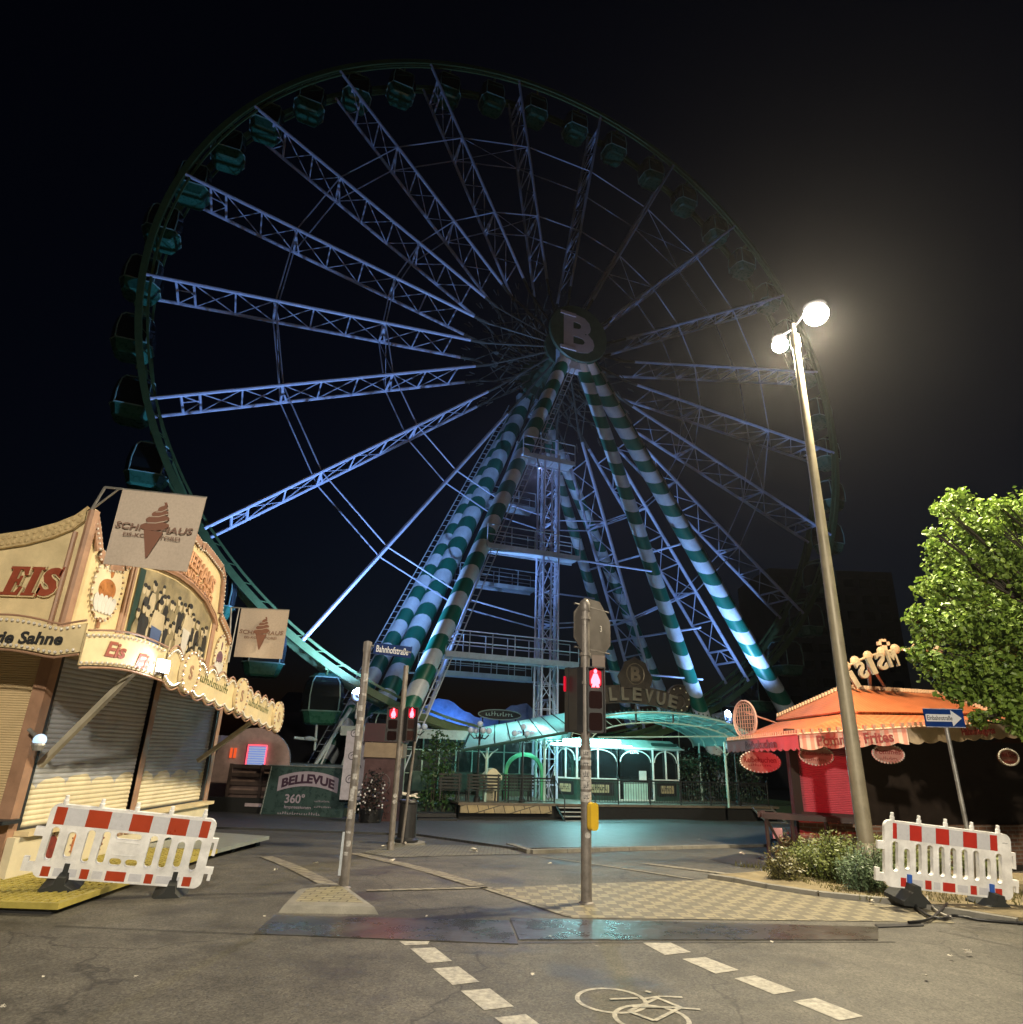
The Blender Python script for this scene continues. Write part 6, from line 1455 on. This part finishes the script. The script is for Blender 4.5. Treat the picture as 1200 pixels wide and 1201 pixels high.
# caravan with round roof
x0, x1 = atY(250, 900, 30).x, atY(339, 900, 30).x; xc = (x0+x1)/2; wv = (x1-x0)/2
cv_ = thing('caravan', (xc, 31, -1), 'round-roofed dusty pink caravan with a striped window edged in red light', 'caravan')
prof = [(-wv, -.7), (-wv, .95)]+[(-wv*cos(a), .95+1.4*sin(a)) for a in [pi*i/16 for i in range(1, 16)]]+[(wv, .95), (wv, -.7)]
M = frame((xc, 30, 0), (1, 0, 0), (0, 0, 1)); b = MB(); b.prism(prof, M, -.06); b.build('end_wall', mat('dusty_rose_paint', (.5, .36, .35), rough=.45, var=.2), cv_)
b = MB(); n = len(prof); M2 = M @ MX.Translation((-.8, 0, -2.8)); vs = [M @ V((x, y, -.061)) for x, y in prof]+[M2 @ V((x, y, 0)) for x, y in prof]; b.add(vs, [(i, i+1, n+i+1, n+i) for i in range(n-1)]); b.build('side_shell', mat('lilac_panel_paint', (.5, .5, .6), rough=.4, var=.2), cv_, smooth=True)
xw = atY(301, 885, 29.9).x; b = MB(); Mq = frame((xw, 29.93, 1.12), (1, 0, 0), (0, 0, 1)); b.bb((xw-.36, 29.92, .72), (xw+.36, 29.98, 1.6)); wn = b.build('window', mat('lit_blue_blind', (.3, .4, .7), var=0, emis=(.3, .45, 1.), es=.35), cv_)
b = MB()
for i in range(9): b.bb((xw-.36, 29.90, .74+i*.095), (xw+.36, 29.92, .79+i*.095))
b.build('blind_slat', mat('white_slat', (.6, .65, .8), var=0, emis=(.45, .6, 1.), es=.4), wn); b = MB()
for p_, q_ in (((-.4, .68), (.4, .68)), ((-.4, 1.64), (.4, 1.64)), ((-.4, .68), (-.4, 1.64)), ((.4, .68), (.4, 1.64))): b.tube((xw+p_[0], 29.9, p_[1]), (xw+q_[0], 29.9, q_[1]), .022, n=5)
b.build('light_edge', mat('red_neon', (.4, 0, 0), var=0, emis=(1., .08, .12), es=2.2), wn)
b = MB(); 
for dx in (-1.15, -.98): b.bb((xw+dx, 29.9, 1.1), (xw+dx+.1, 29.93, 1.5)).cut()
b.build_each('red_light', mat('orange_red_light', (.4, .05, 0), var=0, emis=(1., .12, .03), es=.7), cv_)
b = MB(); b.lathe((x0+.2, 30.2, -.62), [(.1, -.12), (.38, -.12), (.38, .12), (.1, .12)], 16, MX.Rotation(pi/2, 3, 'X')).cut(); b.lathe((x1-.6, 30.2, -.62), [(.1, -.12), (.38, -.12), (.38, .12), (.1, .12)], 16, MX.Rotation(pi/2, 3, 'X')); b.build_each('wheel', rubber, cv_)
b = MB(); b.bb((x0-1.6, 30.5, -.95), (x0-.1, 31.5, 2.0)); o = b.build('store_cabin', mat('lilac_cabin', (.45, .42, .58), rough=.5, var=.25)); tag(o, 'lilac-white cabin squeezed between the ice cream stall and the caravan', 'cabin')
# machinery between caravan and wheel
mc = thing('machine_platform', (-8.6, 33, -1), 'blue-lit platform with pale slanted pipes under the hanging gondola', 'platform'); b = MB()
b.bb((-10.5, 32.5, -1), (-6.2, 34.5, .9)); b.build('base', mat('slate_board', (.1, .14, .18), rough=.5, var=.3), mc); b = MB()
for (p_, q_, r_) in (((365, 905), (412, 830), .09), ((375, 900), (400, 845), .05), ((345, 865), (372, 868), .07), ((402, 900), (420, 850), .12)): b.tube(atY(*p_, 33), atY(*q_, 33.5), r_, n=8)
b.sphere(atY(363, 866, 32.6), .18, 12, (1.4, 1, .6)); b.tube(atY(372, 848, 34), atY(369, 880, 34), .06); b.build('pipe', mat('pale_pipe', (.45, .52, .56), rough=.35, var=.15), mc)
# painted scenery ridge lit blue
rg = thing('scenery_backdrop', PV(3, 12, -1), 'blue-lit painted mountain backdrop with a jagged top behind the restaurant hall', 'backdrop'); r5 = random.Random(2)
ol = [(-4.5, 2)]+[(-4.5+.35*i, 4.25+.5*sin(i*.45)+r5.uniform(-.16, .16)) for i in range(38)]+[(8.6, 2)]
b = MB(); b.prism([(s, z) for s, z in ol], frame((*PV(0, 13.5, 0).xy, 0), Ax, (0, 0, 1)), -.3); b.build('board', mat('painted_rock', (.28, .36, .5), rough=.8, var=.5, scale=.9, bump=.8, bscale=3), rg)
so_ = thing('oval_sign', PV(4.2, 9.5, 3.6), 'dark framed oval sign on the roof of the restaurant hall', 'sign'); M = frame(PV(4.0, 9.3, 3.75), Ax, (0, 0, 1)); b = MB(); b.prism(ellipse(1.3, .28, 24), M, .05); b.build('board', black_m, so_); b = MB(); b.path([M @ V((1.3*cos(a), .28*sin(a), .06)) for a in [2*pi*i/24 for i in range(25)]], .03, 5); squiggle(b, M @ MX.Translation((0, 0, .055)), 1.7, .25, 10); b.build('rim', teal, so_)
b = MB()
for x in (-1., 0, 1.): b.tube(M @ V((x, -.2, -.05)), M @ V((x, -1.2, -.05)), .04)
b.build('support', black_m, so_)
lamp('backdrop_light', 'SPOT', PV(1.5, 12.2, 2.9), 280, (.08, .3, 1.), .1, PV(2.6, 14, 4.2), 150, .6)
# dim tower block far right
tbk = thing('apartment_block', (62, 118, -1), 'dim dark blue high-rise behind the wheel on the right, barely visible in the night', 'building')
b = MB(); b.bb((46, 112, -2), (68, 128, 34)); b.build('wall', mat('night_concrete', (.18, .18, .2), rough=.8, var=.2, scale=.3), tbk); b = MB()
for i in range(7):
    for j in range(11): b.bb((47.5+i*2.9, 111.9, 2+j*2.9), (49.3+i*2.9, 112, 3.5+j*2.9)).cut()
b.build_each('window', glass, tbk)
for k, (x, y, w_, h_) in enumerate(((-60, 90, 30, 7), (-22, 95, 20, 6), (30, 80, 18, 5))): b = MB(); b.bb((x-w_/2, y, -2), (x+w_/2, y+10, h_)); b.add([(x-w_/2-.5, y-.5, h_), (x+w_/2+.5, y-.5, h_), (x+w_/2+.5, y+10.5, h_), (x-w_/2-.5, y+10.5, h_), (x-w_/2, y+5, h_+3), (x+w_/2, y+5, h_+3)], [(0, 1, 5, 4), (2, 3, 4, 5), (1, 2, 5), (3, 0, 4)]); o = b.build('low_building', MATS['night_concrete']); tag(o, ('long dark low building far away on the left', 'dark low building far behind the restaurant hall', 'dark low building far behind the food stall')[k], 'building')

# litter
rl_ = random.Random(31)
spots = [(555, 998, .09), (460, 1010, .05), (645, 1013, .04), (450, 993, .05), (820, 985, .05), (625, 1143, .02), (1022, 1058, .05), (1115, 1122, .03), (1135, 1117, .04), (1085, 1145, .03), (870, 1002, .07), (955, 996+0, .07), (322, 1021, .05), (700, 1110, .02), (645, 1098, .015), (160, 1146, .02), (5, 1181, .025), (50, 1146, .015), (370, 1013, .05), (905, 1105, .02), (500, 1075, .02), (310, 1075, .02)]
where = ['on the road beyond the island', 'by the left traffic light pole', 'in the middle of the far lane', 'beside the litter bin', 'at the foot of the terrace', 'on the asphalt just below the road plates', 'by the grey-green shrub', 'on the asphalt below the right barrier', 'nearest the right edge below the right barrier', 'left of the other bits below the right barrier', 'on the dark tar patch', 'near the kerb of the bed', 'right of the left barrier', 'on the long right plate', 'at the joint of the two plates', 'on the asphalt near the lower left', 'at the far lower left corner', 'left of the lower left corner scrap', 'near the left cobbled line', 'along the seam of the right plate', 'on the edge of the left plate', 'by the corner of the traffic island']
for (x, y, s), wh in zip(spots, where):
    c = G(x, y, .03); b = MB(); 
    for _ in range(2): crumple(b, c, s, rl_)
    o = b.build('paper_scrap', scrap); tag(o, 'small pale paper scrap '+wh, 'litter', 'paper scraps on the ground')

# thin volume added so the lamps get the halo of lens glare
hz = MB(); hz.bb((-224, -64, -3.2), (224, 224, 60)); ho = hz.build('glare_volume'); ho['kind'] = 'stuff'
hm_ = bpy.data.materials.new('lamp_glare'); hm_.use_nodes = True; N = hm_.node_tree.nodes; N.remove(N['Principled BSDF']); pv_ = N.new('ShaderNodeVolumePrincipled'); pv_.inputs['Density'].default_value = .00027; pv_.inputs['Color'].default_value = (.9, .9, .95, 1); pv_.inputs['Anisotropy'].default_value = .78; hm_.node_tree.links.new(pv_.outputs[0], N['Material Output'].inputs['Volume']); ho.data.materials.append(hm_)
# ------------------------------------------------------------------ render settings
sc.view_settings.view_transform = 'Standard'; sc.view_settings.look = 'None'; sc.view_settings.exposure = .15; sc.view_settings.gamma = 1
sc.render.engine = 'CYCLES'
